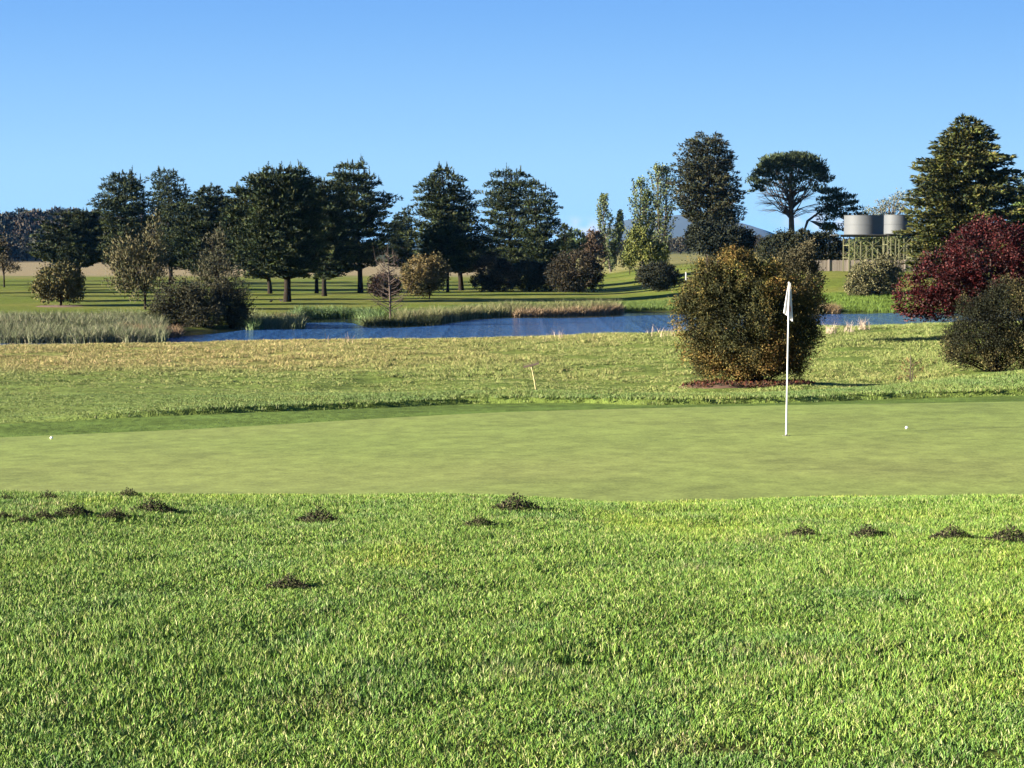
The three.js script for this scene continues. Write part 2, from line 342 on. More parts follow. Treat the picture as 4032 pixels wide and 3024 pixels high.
{
  const reed = [[.22, .24, .13], [.30, .30, .18], [.15, .19, .085], [.40, .36, .25], [.11, .14, .06]];
  const geos = [41, 42, 43, 44].map((s) => clump(s, 22, .36, 1.75, .04, .42, reed));
  scatter('reed_bed', 'pale grey green reed bed along the left end of the pond', 'reeds', geos, M.blade, reedSpots(14, 4200, -260, 640, (px) => 153, 30, .55, () => [.88, .88, .85]));
  scatter('shore_reeds', 'pale olive reeds along the far shore of the pond', 'reeds', geos, M.blade, [
    ...reedSpots(15, 1300, 1560, 2440, (px) => farShore((px - 2016) / F * 192) + .8, 5, .62, () => [1.05, 1, .8]),
    ...reedSpots(16, 240, 980, 1190, (px) => 167, 9, .62, () => [.85, .9, .75]), ...reedSpots(24, 260, 1430, 1720, (px) => 173, 5, .38, () => [.45, .5, .32]),
    ...reedSpots(17, 420, 980, 1500, (px) => farShore((px - 2016) / F * 186) + 2.2, 4, .5, () => [.55, .8, .5])]);
  const sedge = [[.34, .24, .15], [.28, .19, .11], [.42, .31, .20], [.22, .17, .09]];
  const geos2 = [51, 52, 53].map((s) => clump(s, 26, .35, 1.15, .045, .7, sedge));
  scatter('brown_sedge', 'low brown sedge in front of the shore reeds', 'sedge', geos2, M.blade, [
    ...reedSpots(18, 480, 2030, 2440, (px) => farShore((px - 2016) / F * 192) - 1.6, 3, .8, () => [1, 1, 1]),
    ...reedSpots(19, 200, 440, 700, () => 149, 5, .75, () => [.95, .9, .85]), ...reedSpots(20, 90, 1090, 1150, () => 172, 4, .8, () => [1, .9, .85]),
    ...reedSpots(25, 130, 3170, 3300, () => 206, 5, .9, () => [.7, .7, .6])]);
  const geos3 = [61, 62, 63].map((s) => clump(s, 34, .3, .55, .035, .7, [[.13, .19, .045], [.16, .22, .055], [.10, .15, .036]]));
  scatter('far_bank_grass', 'long green grass on the far banks of the pond', 'grass', geos3, M.blade, [
    ...reedSpots(21, 2600, 1500, 2900, (px) => farShore((px - 2016) / F * 200) + 11, 18, 1, () => [.95, 1, .9]),
    ...reedSpots(22, 1600, 3080, 3800, (px) => farShore((px - 2016) / F * 212) + 9, 22, .8, (r) => [1.15, 1.25, .8])]);
  const seed = [62, 63, 64].map((s) => clump(s, 6, .1, .36, .010, .6, [[.55, .40, .30], [.48, .36, .25], [.60, .48, .36]]));
  const r = rng(23), sp = []; for (let i = 0; i < 160; i++) { const g = fbm(i * .13, 3, 2, 141); const x = lerp(-13, 6.2, r()), d = 66 + (r() - .5) * 3; if (vnoise(x * .7, 1, 143) < .62) continue; sp.push([x, height(x, d), -d, .7 + .5 * r(), .8 + .5 * r(), [1, 1, 1]]); }
  scatter('seed_head_grass', 'thin pinkish seed heads along the crest of the bank', 'grass', seed, M.blade, sp);
}

// ---------------------------------------------------------------- trees
const pick = (r, cols) => cols[Math.floor(r() * cols.length)];
const BARK = [.026, .020, .015], GREYBARK = [.14, .12, .10];
function leaf(b, r, x, y, z, size, col, aspect = .55, ox = 0, oy = 0, oz = 0) {   // one leaf: a folded diamond
  let ux = r() * 2 - 1 + ox, uy = r() * 2 - 1 + oy, uz = r() * 2 - 1 + oz; let l = Math.hypot(ux, uy, uz) || 1; ux /= l; uy /= l; uz /= l;
  let wx = r() * 2 - 1, wy = r() * 2 - 1, wz = r() * 2 - 1; const k = wx * ux + wy * uy + wz * uz; wx -= k * ux; wy -= k * uy; wz -= k * uz; l = Math.hypot(wx, wy, wz) || 1;
  const s = size * (.7 + .6 * r()), h = s * aspect / l / 2; wx *= h; wy *= h; wz *= h;
  const m = .45 * s, A = [x, y, z], B = [x + ux * s, y + uy * s, z + uz * s], C = [x + ux * m + wx, y + uy * m + wy, z + uz * m + wz], D = [x + ux * m - wx, y + uy * m - wy, z + uz * m - wz];
  b.tri(A, C, B, col); b.tri(A, B, D, col);
}
function needleTri(b, r, x, y, z, size, col, aspect, ox, oy, oz) {           // a tuft of needles as one pointed face
  let ux = r() * 2 - 1 + ox, uy = r() * 2 - 1 + oy, uz = r() * 2 - 1 + oz; let l = Math.hypot(ux, uy, uz) || 1; ux /= l; uy /= l; uz /= l;
  let wx = r() * 2 - 1, wy = r() * 2 - 1, wz = r() * 2 - 1; const k = wx * ux + wy * uy + wz * uz; wx -= k * ux; wy -= k * uy; wz -= k * uz; l = Math.hypot(wx, wy, wz) || 1;
  const s = size * (.7 + .6 * r()), h = s * aspect / l / 2; wx *= h; wy *= h; wz *= h;
  b.tri([x + wx, y + wy, z + wz], [x - wx, y - wy, z - wz], [x + ux * s, y + uy * s, z + uz * s], col);
}
// crown edge table [photo row, left column, right column] at distance d, turned into metres about the trunk
function edges(base, d, rows) {
  const ys = rows.map(([py, l, r]) => [P(2016, py, d).y - base.y, P(l, py, d).x - base.x, P(r, py, d).x - base.x]).sort((a, b) => a[0] - b[0]);
  const L = curve(ys.map((v) => [v[0], v[1]])), R = curve(ys.map((v) => [v[0], v[2]]));
  return { lo: ys[0][0], hi: ys[ys.length - 1][0], left: L, right: R };
}
function pine(name, label, px, d, rows, o = {}) {
  const base = at(px, d), e = edges(base, d, rows), r = rng(o.seed || px), g = thing(name, label, 'tree', [base.x, base.y, base.z], o.group);
  const wood = new Build(), f = new Build(), H = e.hi, topX = (e.left(H) + e.right(H)) / 2;
  const tx = (y) => topX * smooth(0, H, y) , tr = (y) => (o.girth || .019) * H * (1 - y / H) ** .8 + .03;
  const pts = [], rad = []; for (let i = 0; i <= 10; i++) { const y = -.3 + (H + .1) * i / 10; pts.push([tx(Math.max(y, 0)) + (r() - .5) * .12, y, (r() - .5) * .12]); rad.push(i === 0 ? tr(0) * 1.25 : tr(Math.max(0, y))); }
  wood.limb(pts, rad, o.bark || BARK, 8);
  const cols = o.cols || [[.024, .038, .012], [.036, .052, .015], [.015, .025, .009], [.056, .070, .020], [.018, .031, .012]];
  const n = Math.round((o.n || 90) * (o.dense || 1.6)), ty = o.layer || 0, padN = o.pad || 70, pr = (o.padR || .062) * H, needle = o.needle || .46;
  const pads = [];
  for (let i = 0; i < n; i++) {
    let t = (i + r()) / n; if (ty) t = (Math.floor(t * ty) + .5 + (r() - .5) * .45) / ty;
    const y = lerp(e.lo, H, Math.min(t, .985)), th = i * 2.39996 + r() * .7, cx = Math.cos(th), cz = Math.sin(th);
    const mid = (e.left(y) + e.right(y)) / 2, half = (e.right(y) - e.left(y)) / 2, reach = cx > 0 ? e.right(y) - tx(y) : tx(y) - e.left(y);
    const L = Math.max(.3, Math.abs(cx) * Math.max(reach, .2) + (1 - Math.abs(cx)) * half) * (r() < .3 ? .5 + .4 * r() : .82 + .26 * r());
    const rise = (o.rise ?? .3) * L * (.4 + 1.0 * r()) * (t > .75 ? 1.2 : 1), y0 = Math.max(e.lo * .8, y - rise);
    const tip = [tx(y0) + cx * L, y0 + rise, cz * L * (o.depth || .95)];
    const bp = (s) => [lerp(tx(y0), tip[0], s), y0 + rise * s * s, tip[2] * s];
    wood.limb([bp(0), bp(.5), bp(1)], [Math.max(.03, tr(y) * .33), Math.max(.02, tr(y) * .2), .015], o.bark || BARK, 4);
    const k = Math.max(1, Math.round(L / (pr * 1.35)));
    for (let j = 0; j < k; j++) { const s = 1 - (j / k) * (o.inner || .9), q = bp(s), sc = (.75 + .5 * r()) * (s > .95 ? .85 : 1) * clamp(L / 2.2, .45, 1); pads.push([q[0] + (r() - .5) * pr * .8, q[1] + (r() - .3) * pr * .35, q[2] + (r() - .5) * pr * .8, pr * sc, cx, cz]); }
  }
  for (const [x, y, z, R, cx, cz] of pads) {
    const tone = .75 + .5 * r(), pc = pick(r, cols), cnt = Math.max(10, Math.round(padN * clamp((R / pr) ** 2, .3, 1.4)));
    for (let k = 0; k < cnt; k++) {
      const a = r() * 6.283, q = Math.sqrt(r()), px2 = x + Math.cos(a) * q * R, pz = z + Math.sin(a) * q * R, py2 = y + (r() - .45) * R * (o.flat || .6) * (1.1 - .5 * q);
      const c0 = r() < .6 ? pc : pick(r, cols), c = c0.map((v) => v * tone * (.85 + .3 * r()));
      needleTri(f, r, px2, py2, pz, needle, c, .42, Math.cos(a) * .7 + cx * (o.out || .6), o.up ?? .6, Math.sin(a) * .7 + cz * (o.out || .6));
    }
  }
  const spikes = o.spikes ?? 60, high = pads.filter((p) => p[1] > lerp(e.lo, H, .35));   // upright shoots on the upper crown
  for (let i = 0; i < spikes && high.length; i++) {
    const p = high[Math.floor((1 - r() * r()) * (high.length - 1))];
    const h = (.03 + .045 * r()) * H * (o.spike || 1), x = p[0] + (r() - .5) * p[3], z = p[2] + (r() - .5) * p[3], y = p[1] + p[3] * .15, c = pick(r, cols);
    wood.limb([[x, y - .3, z], [x, y + h * .8, z]], [.03, .01], o.bark || BARK, 3);
    for (let k = 0; k < 16; k++) { const q = k / 16; needleTri(f, r, x + (r() - .5) * .1, y + h * q, z + (r() - .5) * .1, needle * (1.1 - q * .7), c, .4, 0, 1.1, 0); }
  }
  part('trunk', wood.geo(), M.bark, g); part('crown', f.geo(), M.leaf, g);
  return g;
}
// leafy crown or bush from rounded lobes [column, row, half width, half height, (depth offset in metres)] in photo pixels at distance d
function leafy(name, label, category, px, d, lobes, o = {}) {
  const base = at(px, d), r = rng(o.seed || px + 7), g = thing(name, label, category, [base.x, base.y, base.z], o.group), s = d / F;
  const wood = new Build(), f = new Build(), cols = o.cols, size = o.leaf || .09, cr = o.clumpR || .3;
  const L = lobes.map(([lx, ly, hw, hh, dz = 0]) => { const c = P(lx, ly, d); return [c.x - base.x, c.y - base.y, dz, hw * s, hh * s, Math.min(hw * s, o.deep || 1e9) * (o.depth || .9)]; });
  const wts = L.map((l) => l[3] * l[4] ** .8 * (l[5] ** .5)), tot = wts.reduce((a, b) => a + b, 0);
  const stems = o.stems ?? 5, by = o.stemTop;
  if (o.trunk) { wood.limb([[0, -.2, 0], [0, L[0][1] * .5, 0], [L[0][0] * .7, L[0][1], L[0][2]]], [o.trunk, o.trunk * .75, o.trunk * .3], o.bark || BARK, 8); }
  for (const l of L) for (let i = 0; i < stems; i++) {
    const th = r() * 6.283, q = .55 + .4 * r(), tip = [l[0] + Math.cos(th) * l[3] * q, l[1] + l[4] * (r() * 1.2 - .3), l[2] + Math.sin(th) * l[5] * q], w = (o.stemR || .03) * (.7 + .6 * r()), y0 = o.trunk ? L[0][1] * (.35 + .4 * r()) : -.1;
    wood.limb([[0 + (r() - .5) * .2, y0, (r() - .5) * .2], [tip[0] * .45 + (r() - .5) * .2, lerp(y0, tip[1], .5), tip[2] * .45], tip], [w, w * .7, w * .25], o.bark || BARK, 5);
  }
  const N = o.clumps || 300, per = o.per || 40;
  for (let i = 0; i < N; i++) {
    let t = r() * tot, k = 0; while (k < L.length - 1 && t > wts[k]) { t -= wts[k]; k++; }
    const l = L[k]; const u = r() * 2 - 1, th = r() * 6.283, sq = Math.sqrt(1 - u * u), nx = sq * Math.cos(th), nz = sq * Math.sin(th), ny = u;
    const q = (1 - (o.solid ?? .55) * r() * r()) * (.9 + .16 * r()), wob = 1 + (o.rag ?? .14) * (fbm(nx * 3 + k * 5 + 9, ny * 3 + nz * 2, 2, 151 + k) - .5) * 2;
    const cx = l[0] + nx * l[3] * q * wob, cy = l[1] + ny * l[4] * q * wob, cz = l[2] + nz * l[5] * q * wob;
    if (cy < .05) continue;
    const hue = fbm(cx * (o.hueScale || 1.1) + 3, cy * (o.hueScale || 1.1) + cz, 3, 161), tone = 1 + (o.toneVar || .56) * (r() - .5), cc = cr * (.6 + .8 * r());
    for (let j = 0; j < per; j++) {
      const a = r() + r() + r() - 1.5, b2 = r() + r() + r() - 1.5, c2 = r() + r() + r() - 1.5;
      const ci = clamp(hue * 1.7 - .35 + (r() - .5) * .55, 0, .999), c0 = cols[Math.floor(ci * cols.length)], kk = tone * (.8 + .4 * r());
      const y = cy + b2 * cc * (o.squash || .9); if (y < .02) continue;
      leaf(f, r, cx + a * cc, y, cz + c2 * cc, size, [c0[0] * kk, c0[1] * kk, c0[2] * kk], o.aspect || .55, nx * (o.radial ?? .5), (o.up ?? .3) + ny * .3, nz * (o.radial ?? .5));
    }
    if (o.sprig && r() < o.sprig) {                         // loose shoots that break the outline
      const sh = (o.sprigLen || .4) * (.5 + r()), dx = nx * .6 + (r() - .5) * .5, dy = .7 + ny * .3, dz = nz * .6;
      for (let j = 0; j < 10; j++) { const s2 = j / 10 * sh; const c0 = cols[Math.floor(r() * cols.length)]; leaf(f, r, cx + dx * s2, cy + dy * s2, cz + dz * s2, size * .9, c0, o.aspect || .55, dx, dy, dz); }
    }
  }
  part(category === 'tree' ? 'trunk' : 'stem', wood.geo(), M.bark, g); part(category === 'tree' ? 'crown' : 'foliage', f.geo(), o.mat || M.leaf, g);
  return g;
}
const PINES = 'dark pines beyond the pond';
// the pines beyond the pond, left to right
pine('pine_tree', 'broad flat topped dark pine at the far left with one bare trunk', 308, 365, [[830, 325, 365], [856, 190, 392], [900, 160, 412], [960, 140, 428], [1000, 132, 432], [1040, 200, 400]], { group: PINES, layer: 7, n: 96, seed: 1 });
pine('pine_tree', 'tall ragged pine standing behind the right side of the flat topped pine', 490, 330, [[684, 470, 515], [720, 405, 546], [765, 395, 580], [812, 372, 590], [860, 410, 600], [950, 400, 600], [1040, 430, 580]], { group: PINES, n: 100, seed: 2, rag: 1 });
pine('pine_tree', 'tall narrow topped pine above the feathery olive tree', 672, 355, [[674, 632, 690], [705, 606, 702], [765, 605, 738], [800, 600, 770], [900, 600, 780], [1000, 610, 760], [1050, 640, 740]], { group: PINES, n: 100, seed: 3, rag: 1 });
pine('pine_tree', 'lower layered pine behind the dark waterside bushes', 850, 300, [[738, 800, 850], [775, 770, 892], [815, 690, 925], [840, 662, 935], [900, 650, 955], [980, 672, 950], [1065, 720, 900]], { group: PINES, n: 120, seed: 4 });
pine('pine_tree', 'shaggy pine just left of the widest pine, with a slimmer trunk', 1063, 281, [[735, 930, 1005], [760, 902, 1060], [840, 862, 1100], [940, 852, 1110], [1040, 880, 1120], [1085, 930, 1100]], { group: PINES, n: 120, seed: 5, layer: 9 });
pine('pine_tree', 'widest and nearest pine with the thickest trunk and many upright shoots', 1130, 236, [[668, 1065, 1165], [700, 1002, 1213], [745, 985, 1228], [800, 985, 1242], [900, 980, 1262], [1000, 975, 1262], [1075, 1040, 1230]], { group: PINES, n: 140, seed: 6, spikes: 90, girth: .026, spike: 1.2 });
pine('pine_tree', 'dark pine with a slim trunk right of the widest pine', 1275, 264, [[715, 1240, 1290], [740, 1205, 1335], [850, 1195, 1385], [950, 1180, 1400], [1050, 1200, 1390], [1085, 1230, 1340]], { group: PINES, n: 110, seed: 7 });
pine('pine_tree', 'half hidden pine whose trunk stands beside the slim trunk right of the widest pine', 1245, 283, [[800, 1190, 1290], [900, 1155, 1330], [1060, 1180, 1320]], { group: PINES, n: 80, seed: 8 });
pine('pine_tree', 'tall open pine with tufted side branches reaching right', 1418, 284, [[640, 1362, 1420], [690, 1312, 1452], [740, 1312, 1480], [790, 1325, 1548], [850, 1330, 1530], [900, 1312, 1528], [1000, 1300, 1500], [1055, 1340, 1450]], { group: PINES, n: 105, seed: 9, layer: 11 });
pine('pine_tree', 'low dark pine filling the gap left of the cone shaped pine', 1585, 385, [[838, 1578, 1608], [880, 1532, 1622], [960, 1490, 1632], [1040, 1500, 1622]], { group: PINES, n: 70, seed: 10 });
pine('pine_tree', 'broad cone shaped pine with a leaning trunk behind the tan shrub', 1815, 300, [[664, 1730, 1750], [720, 1674, 1800], [769, 1638, 1826], [820, 1612, 1860], [889, 1602, 1906], [960, 1615, 1945], [1020, 1680, 1930], [1060, 1740, 1880]], { group: PINES, n: 135, seed: 11, spikes: 70 });
pine('pine_tree', 'small pine hidden behind the cone shaped pine, trunk showing below', 1763, 290, [[880, 1720, 1800], [960, 1660, 1840], [1050, 1690, 1820]], { group: PINES, n: 60, seed: 12 });
pine('pine_tree', 'tall pine with stepped open branches on its left', 2005, 335, [[670, 1980, 2045], [697, 1948, 2066], [745, 1918, 2072], [795, 1890, 2075], [850, 1920, 2080], [950, 1930, 2100], [1080, 1950, 2090]], { group: PINES, n: 110, seed: 13, layer: 11 });
pine('pine_tree', 'dense narrow pine touching the right side of the stepped pine', 2118, 330, [[722, 2096, 2118], [760, 2076, 2163], [800, 2070, 2172], [865, 2064, 2188], [930, 2060, 2203], [1000, 2060, 2208], [1090, 2080, 2190]], { group: PINES, n: 110, seed: 14 });
pine('pine_tree', 'small far pine peeping out right of the dense narrow pine', 2225, 420, [[888, 2216, 2230], [930, 2195, 2252], [1000, 2190, 2262], [1050, 2200, 2255]], { group: PINES, n: 50, seed: 15 });
// pines outside the frame on the left, whose long shadows cross the fairway
[[-190, 236], [-330, 262], [-150, 296], [-210, 342], [-330, 385], [-260, 218], [-420, 280], [-120, 318]].forEach(([px, d], i) => pine('pine_tree', ['second nearest', 'third nearest', 'fifth nearest', 'seventh nearest', 'farthest', 'nearest', 'fourth nearest', 'sixth nearest'][i] + ' pine outside the left edge that throws its shadow across the fairway', px, d,
  [[690 + 14 * i, px - 20, px + 20], [780, px - 90, px + 90], [950, px - 130, px + 130], [1060, px - 80, px + 80]], { group: 'pines outside the left edge', n: 70, pad: 44, seed: 70 + i }));

const OLIVE = [[.10, .088, .045], [.13, .115, .055], [.085, .09, .04], [.155, .13, .06]];
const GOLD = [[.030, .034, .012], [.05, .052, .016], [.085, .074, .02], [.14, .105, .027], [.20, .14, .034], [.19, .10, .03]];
const DARK = [[.020, .025, .012], [.03, .034, .016], [.04, .042, .02], [.06, .05, .026]];
leafy('round_tree', 'small round tree on the mown grass in a ring of bare earth', 'tree', 237, 217, [[232, 1110, 88, 70], [190, 1140, 55, 45], [280, 1145, 50, 42]], { cols: [[.085, .08, .03], [.11, .10, .034], [.15, .12, .04], [.06, .07, .028]], clumps: 420, per: 26, leaf: .26, clumpR: .45, trunk: .16, sprig: .2, sprigLen: .9 });
leafy('thin_tree', 'thin brown leaved tree cut by the left edge of the picture', 'tree', 14, 330, [[5, 1010, 34, 60], [50, 1050, 26, 22], [0, 960, 22, 40]], { cols: [[.09, .075, .042], [.12, .095, .05], [.07, .065, .035]], clumps: 120, per: 18, leaf: .4, aspect: .3, clumpR: .6, trunk: .16, solid: .9, stems: 6, stemR: .05, up: .6 });
leafy('feathery_tree', 'feathery olive tree with a pale left side beside the reed bed', 'tree', 569, 205, [[545, 1080, 95, 100], [500, 1010, 55, 75], [470, 1070, 45, 70], [600, 1000, 50, 110], [610, 910, 22, 70]], { cols: OLIVE, clumps: 300, per: 20, leaf: .42, aspect: .22, clumpR: .6, trunk: .16, solid: .85, up: 1.1, rag: .3, stems: 9, stemR: .04, sprig: .5, sprigLen: 1.6 });
leafy('feathery_tree', 'thin dark feathery tree growing up out of the waterside bushes', 'tree', 853, 167, [[848, 1060, 75, 95], [850, 960, 40, 75], [800, 1130, 60, 60], [905, 1130, 60, 60]], { cols: [[.075, .072, .04], [.10, .092, .05], [.06, .065, .034]], clumps: 190, per: 18, leaf: .32, aspect: .2, clumpR: .5, trunk: .13, solid: .9, up: .9, rag: .3, stems: 10, stemR: .035, sprig: .5, sprigLen: 1.1, seed: 31 });
leafy('waterside_bush', 'dark bush at the left of the waterside clump', 'bush', 690, 163, [[690, 1190, 80, 95], [640, 1240, 60, 65], [730, 1240, 60, 60]], { cols: [[.028, .03, .015], [.042, .042, .02], [.06, .056, .028], [.085, .075, .04]], clumps: 380, per: 24, leaf: .24, aspect: .28, clumpR: .36, rag: .35, solid: .8, up: -.3, group: 'bushes at the water edge', sprig: .6, sprigLen: 1.1 });
leafy('waterside_bush', 'dark bush in the middle of the waterside clump', 'bush', 800, 162, [[790, 1230, 80, 80], [760, 1180, 50, 55]], { cols: [[.028, .03, .015], [.042, .042, .02], [.06, .056, .028], [.085, .075, .04]], clumps: 380, per: 24, leaf: .24, aspect: .28, clumpR: .36, rag: .35, solid: .8, up: -.3, group: 'bushes at the water edge', sprig: .6, sprigLen: 1.1 });
leafy('waterside_bush', 'dark drooping bush at the right of the waterside clump', 'bush', 905, 164, [[905, 1205, 65, 95], [940, 1250, 48, 60], [880, 1150, 40, 50]], { cols: [[.028, .03, .015], [.042, .042, .02], [.06, .056, .028], [.085, .075, .04]], clumps: 380, per: 24, leaf: .24, aspect: .28, clumpR: .36, rag: .35, solid: .8, up: -.3, group: 'bushes at the water edge', sprig: .6, sprigLen: 1.1 });
leafy('tan_shrub', 'golden tan shrub on the far bank before the cone shaped pine', 'bush', 1690, 247, [[1665, 1085, 82, 78], [1720, 1070, 50, 65], [1640, 1110, 50, 50]], { cols: [[.075, .07, .028], [.11, .09, .034], [.15, .115, .042], [.18, .13, .05]], clumps: 520, per: 26, leaf: .24, clumpR: .42, trunk: .1, sprig: .2, sprigLen: .7 });
leafy('dark_shrub', 'dark reddish shrub behind the bare sapling', 'bush', 1515, 250, [[1515, 1125, 62, 45]], { cols: [[.06, .035, .028], [.045, .04, .025], [.08, .05, .035]], clumps: 240, per: 26, leaf: .24, clumpR: .4 });
leafy('dark_shrub', 'brown topped dark shrub at the left end of the thicket', 'bush', 1935, 288, [[1940, 1070, 66, 70], [1985, 1095, 62, 52], [1895, 1110, 42, 36]], { cols: [[.020, .020, .012], [.03, .027, .016], [.055, .042, .024], [.09, .066, .036]], clumps: 620, per: 28, leaf: .24, clumpR: .42, sprig: .2, sprigLen: .7, group: 'thicket on the far bank' });
leafy('dark_shrub', 'dull green shrub in the middle of the thicket', 'bush', 2085, 290, [[2080, 1085, 82, 62], [2140, 1092, 70, 58]], { cols: DARK, clumps: 560, per: 28, leaf: .24, clumpR: .42, sprig: .15, sprigLen: .7, group: 'thicket on the far bank' });
leafy('dark_shrub', 'large rounded brownish shrub at the right end of the thicket', 'bush', 2280, 284, [[2270, 1068, 98, 82], [2215, 1088, 66, 62], [2328, 1090, 48, 60]], { cols: [[.020, .020, .012], [.03, .027, .016], [.045, .036, .02], [.07, .052, .03]], clumps: 760, per: 28, leaf: .24, clumpR: .42, sprig: .2, sprigLen: .7, group: 'thicket on the far bank' });
leafy('dark_shrub', 'dark rounded shrub below the two tall poplars', 'bush', 2595, 264, [[2595, 1088, 82, 52]], { cols: [[.018, .022, .013], [.025, .03, .016], [.036, .036, .02]], clumps: 480, per: 28, leaf: .24, clumpR: .4 });
leafy('olive_bush', 'khaki bush on the right bank left of the red leaved tree', 'bush', 3440, 226, [[3440, 1100, 95, 72], [3400, 1130, 72, 48], [3500, 1070, 50, 70]], { cols: [[.11, .105, .05], [.15, .14, .065], [.085, .09, .04], [.19, .165, .085]], clumps: 560, per: 28, leaf: .24, clumpR: .42, sprig: .15, sprigLen: .7 });
// far trees in the middle
leafy('green_tree', 'fresh green far tree right of the dense narrow pine', 'tree', 2262, 430, [[2262, 950, 40, 45], [2240, 980, 35, 40]], { cols: [[.06, .09, .03], [.08, .115, .036], [.05, .075, .028]], clumps: 150, per: 22, leaf: .5, clumpR: .7, trunk: .25, stems: 3, stemR: .08 });
leafy('brown_tree', 'dull brown rounded far tree left of the slender poplar', 'tree', 2335, 440, [[2335, 960, 42, 58], [2345, 1000, 38, 45]], { cols: [[.10, .065, .04], [.075, .055, .036], [.13, .085, .05]], clumps: 190, per: 22, leaf: .5, clumpR: .7, trunk: .25, stems: 3, stemR: .08 });
function poplar(label, px, d, spires, o = {}) {             // spires: [column, top row, bottom row, half width]
  const base = at(px, d), r = rng(px), g = thing('poplar_tree', label, 'tree', [base.x, base.y, base.z], 'poplars'), wood = new Build(), f = new Build(), s = d / F;
  const cols = o.cols || [[.085, .115, .04], [.11, .145, .05], [.14, .165, .075], [.07, .10, .036]];
  for (const [sx, top, bot, hw] of spires) {
    const T = P(sx, top, d), x1 = T.x - base.x, y1 = T.y - base.y, y0 = P(sx, bot, d).y - base.y, w = hw * s * 1.5;
    wood.limb([[0, -.2, 0], [x1 * .5, y1 * .35, 0], [x1, y1 * .7, 0], [x1, y1 * .97, 0]], [.28, .2, .1, .03], GREYBARK, 6);
    const n = Math.round((o.n || 46) * 1.3);
    for (let i = 0; i < n; i++) {                            // steep side shoots, each with its plume of leaves
      const t = Math.pow((i + r()) / n, .9), y = lerp(y0, y1 * .97, t), th = i * 2.4 + r(), env = w * Math.min(1, .55 + t * 1.1) * Math.min(1, (1 - t) * 3.2 + .18) * (.55 + .55 * r()), len = (1.2 + 2.2 * r()) * (y1 / 20);
      const xa = lerp(0, x1, Math.min(1, y / (y1 * .7))), tip = [xa + Math.cos(th) * env, y + len, Math.sin(th) * env];
      if (tip[1] > y1 + .5) tip[1] = y1 + (r() - .5);
      wood.limb([[xa, y - len * .4, 0], [xa + Math.cos(th) * env * .7, y + len * .3, Math.sin(th) * env * .7], tip], [.06, .04, .015], GREYBARK, 4);
      const m = Math.round((o.m || 46) * .8), tone = .75 + .5 * r();
      for (let k = 0; k < m; k++) { const q = r(), c0 = pick(r, cols), kk = tone * (.8 + .4 * r()), a = (r() + r() - 1) * .55, b = (r() + r() - 1) * .55; leaf(f, r, lerp(xa + Math.cos(th) * env * .5, tip[0], q) + a, lerp(y, tip[1], q) + (r() - .5) * .6, lerp(Math.sin(th) * env * .5, tip[2], q) + b, o.leaf || .34, c0.map((v) => v * kk), .8, 0, .3, 0); }
    }
  }
  part('trunk', wood.geo(), M.bark, g); part('crown', f.geo(), M.leaf, g);
}
poplar('slender two stemmed poplar standing alone on the far field', 2405, 460, [[2376, 769, 1065, 26], [2441, 836, 1060, 15]], { n: 50, m: 50, leaf: .42 });
poplar('shorter left poplar of the pair with pale airy leaves', 2530, 345, [[2522, 706, 1040, 36], [2545, 760, 1030, 34]], { n: 44, m: 44, cols: [[.09, .13, .036], [.125, .165, .05], [.17, .20, .085], [.07, .105, .03]] });
poplar('taller right poplar of the pair with pale airy leaves', 2605, 350, [[2590, 650, 1040, 34], [2625, 655, 1040, 36]], { n: 48, m: 42, cols: [[.09, .125, .04], [.12, .155, .055], [.165, .19, .09], [.07, .10, .034]] });
leafy('yellow_green_bush', 'bright yellow green bush at the foot of the two poplars', 'bush', 2540, 330, [[2515, 955, 46, 66], [2560, 1005, 56, 52], [2480, 1025, 34, 34], [2610, 1010, 34, 44]], { cols: [[.13, .15, .035], [.17, .19, .045], [.10, .13, .03], [.21, .21, .06]], clumps: 300, per: 24, leaf: .36, clumpR: .6, up: .8, rag: .35, solid: .85, sprig: .5, sprigLen: 1.5 });
leafy('young_tree', 'thin young green tree left of the yellow green bush', 'tree', 2480, 400, [[2478, 1010, 26, 38]], { cols: [[.10, .13, .04], [.13, .16, .05]], clumps: 70, per: 20, leaf: .4, clumpR: .5, trunk: .08, stems: 3 });
pine('cypress_tree', 'tallest full crowned dark conifer rising behind the golden bush', 2795, 318, [[526, 2750, 2825], [570, 2705, 2850], [643, 2672, 2882], [740, 2664, 2908], [812, 2664, 2925], [868, 2720, 2935]], { n: 150, seed: 41, spikes: 0, padR: .042, pad: 44, flat: .8, rise: .45, dense: 1.25, inner: .75, girth: .028, bark: [.045, .037, .03], cols: [[.032, .037, .016], [.044, .047, .02], [.024, .029, .014], [.062, .058, .026]], needle: .5, up: .5 });
leafy('dark_cypress', 'low spreading black green tree under the tallest conifer', 'tree', 2830, 300, [[2830, 950, 130, 68], [2760, 930, 65, 52], [2905, 960, 65, 62]], { cols: [[.014, .02, .011], [.021, .027, .014], [.031, .035, .019]], clumps: 640, per: 26, leaf: .36, clumpR: .6, trunk: .4, stems: 6, stemR: .1, solid: .7 });
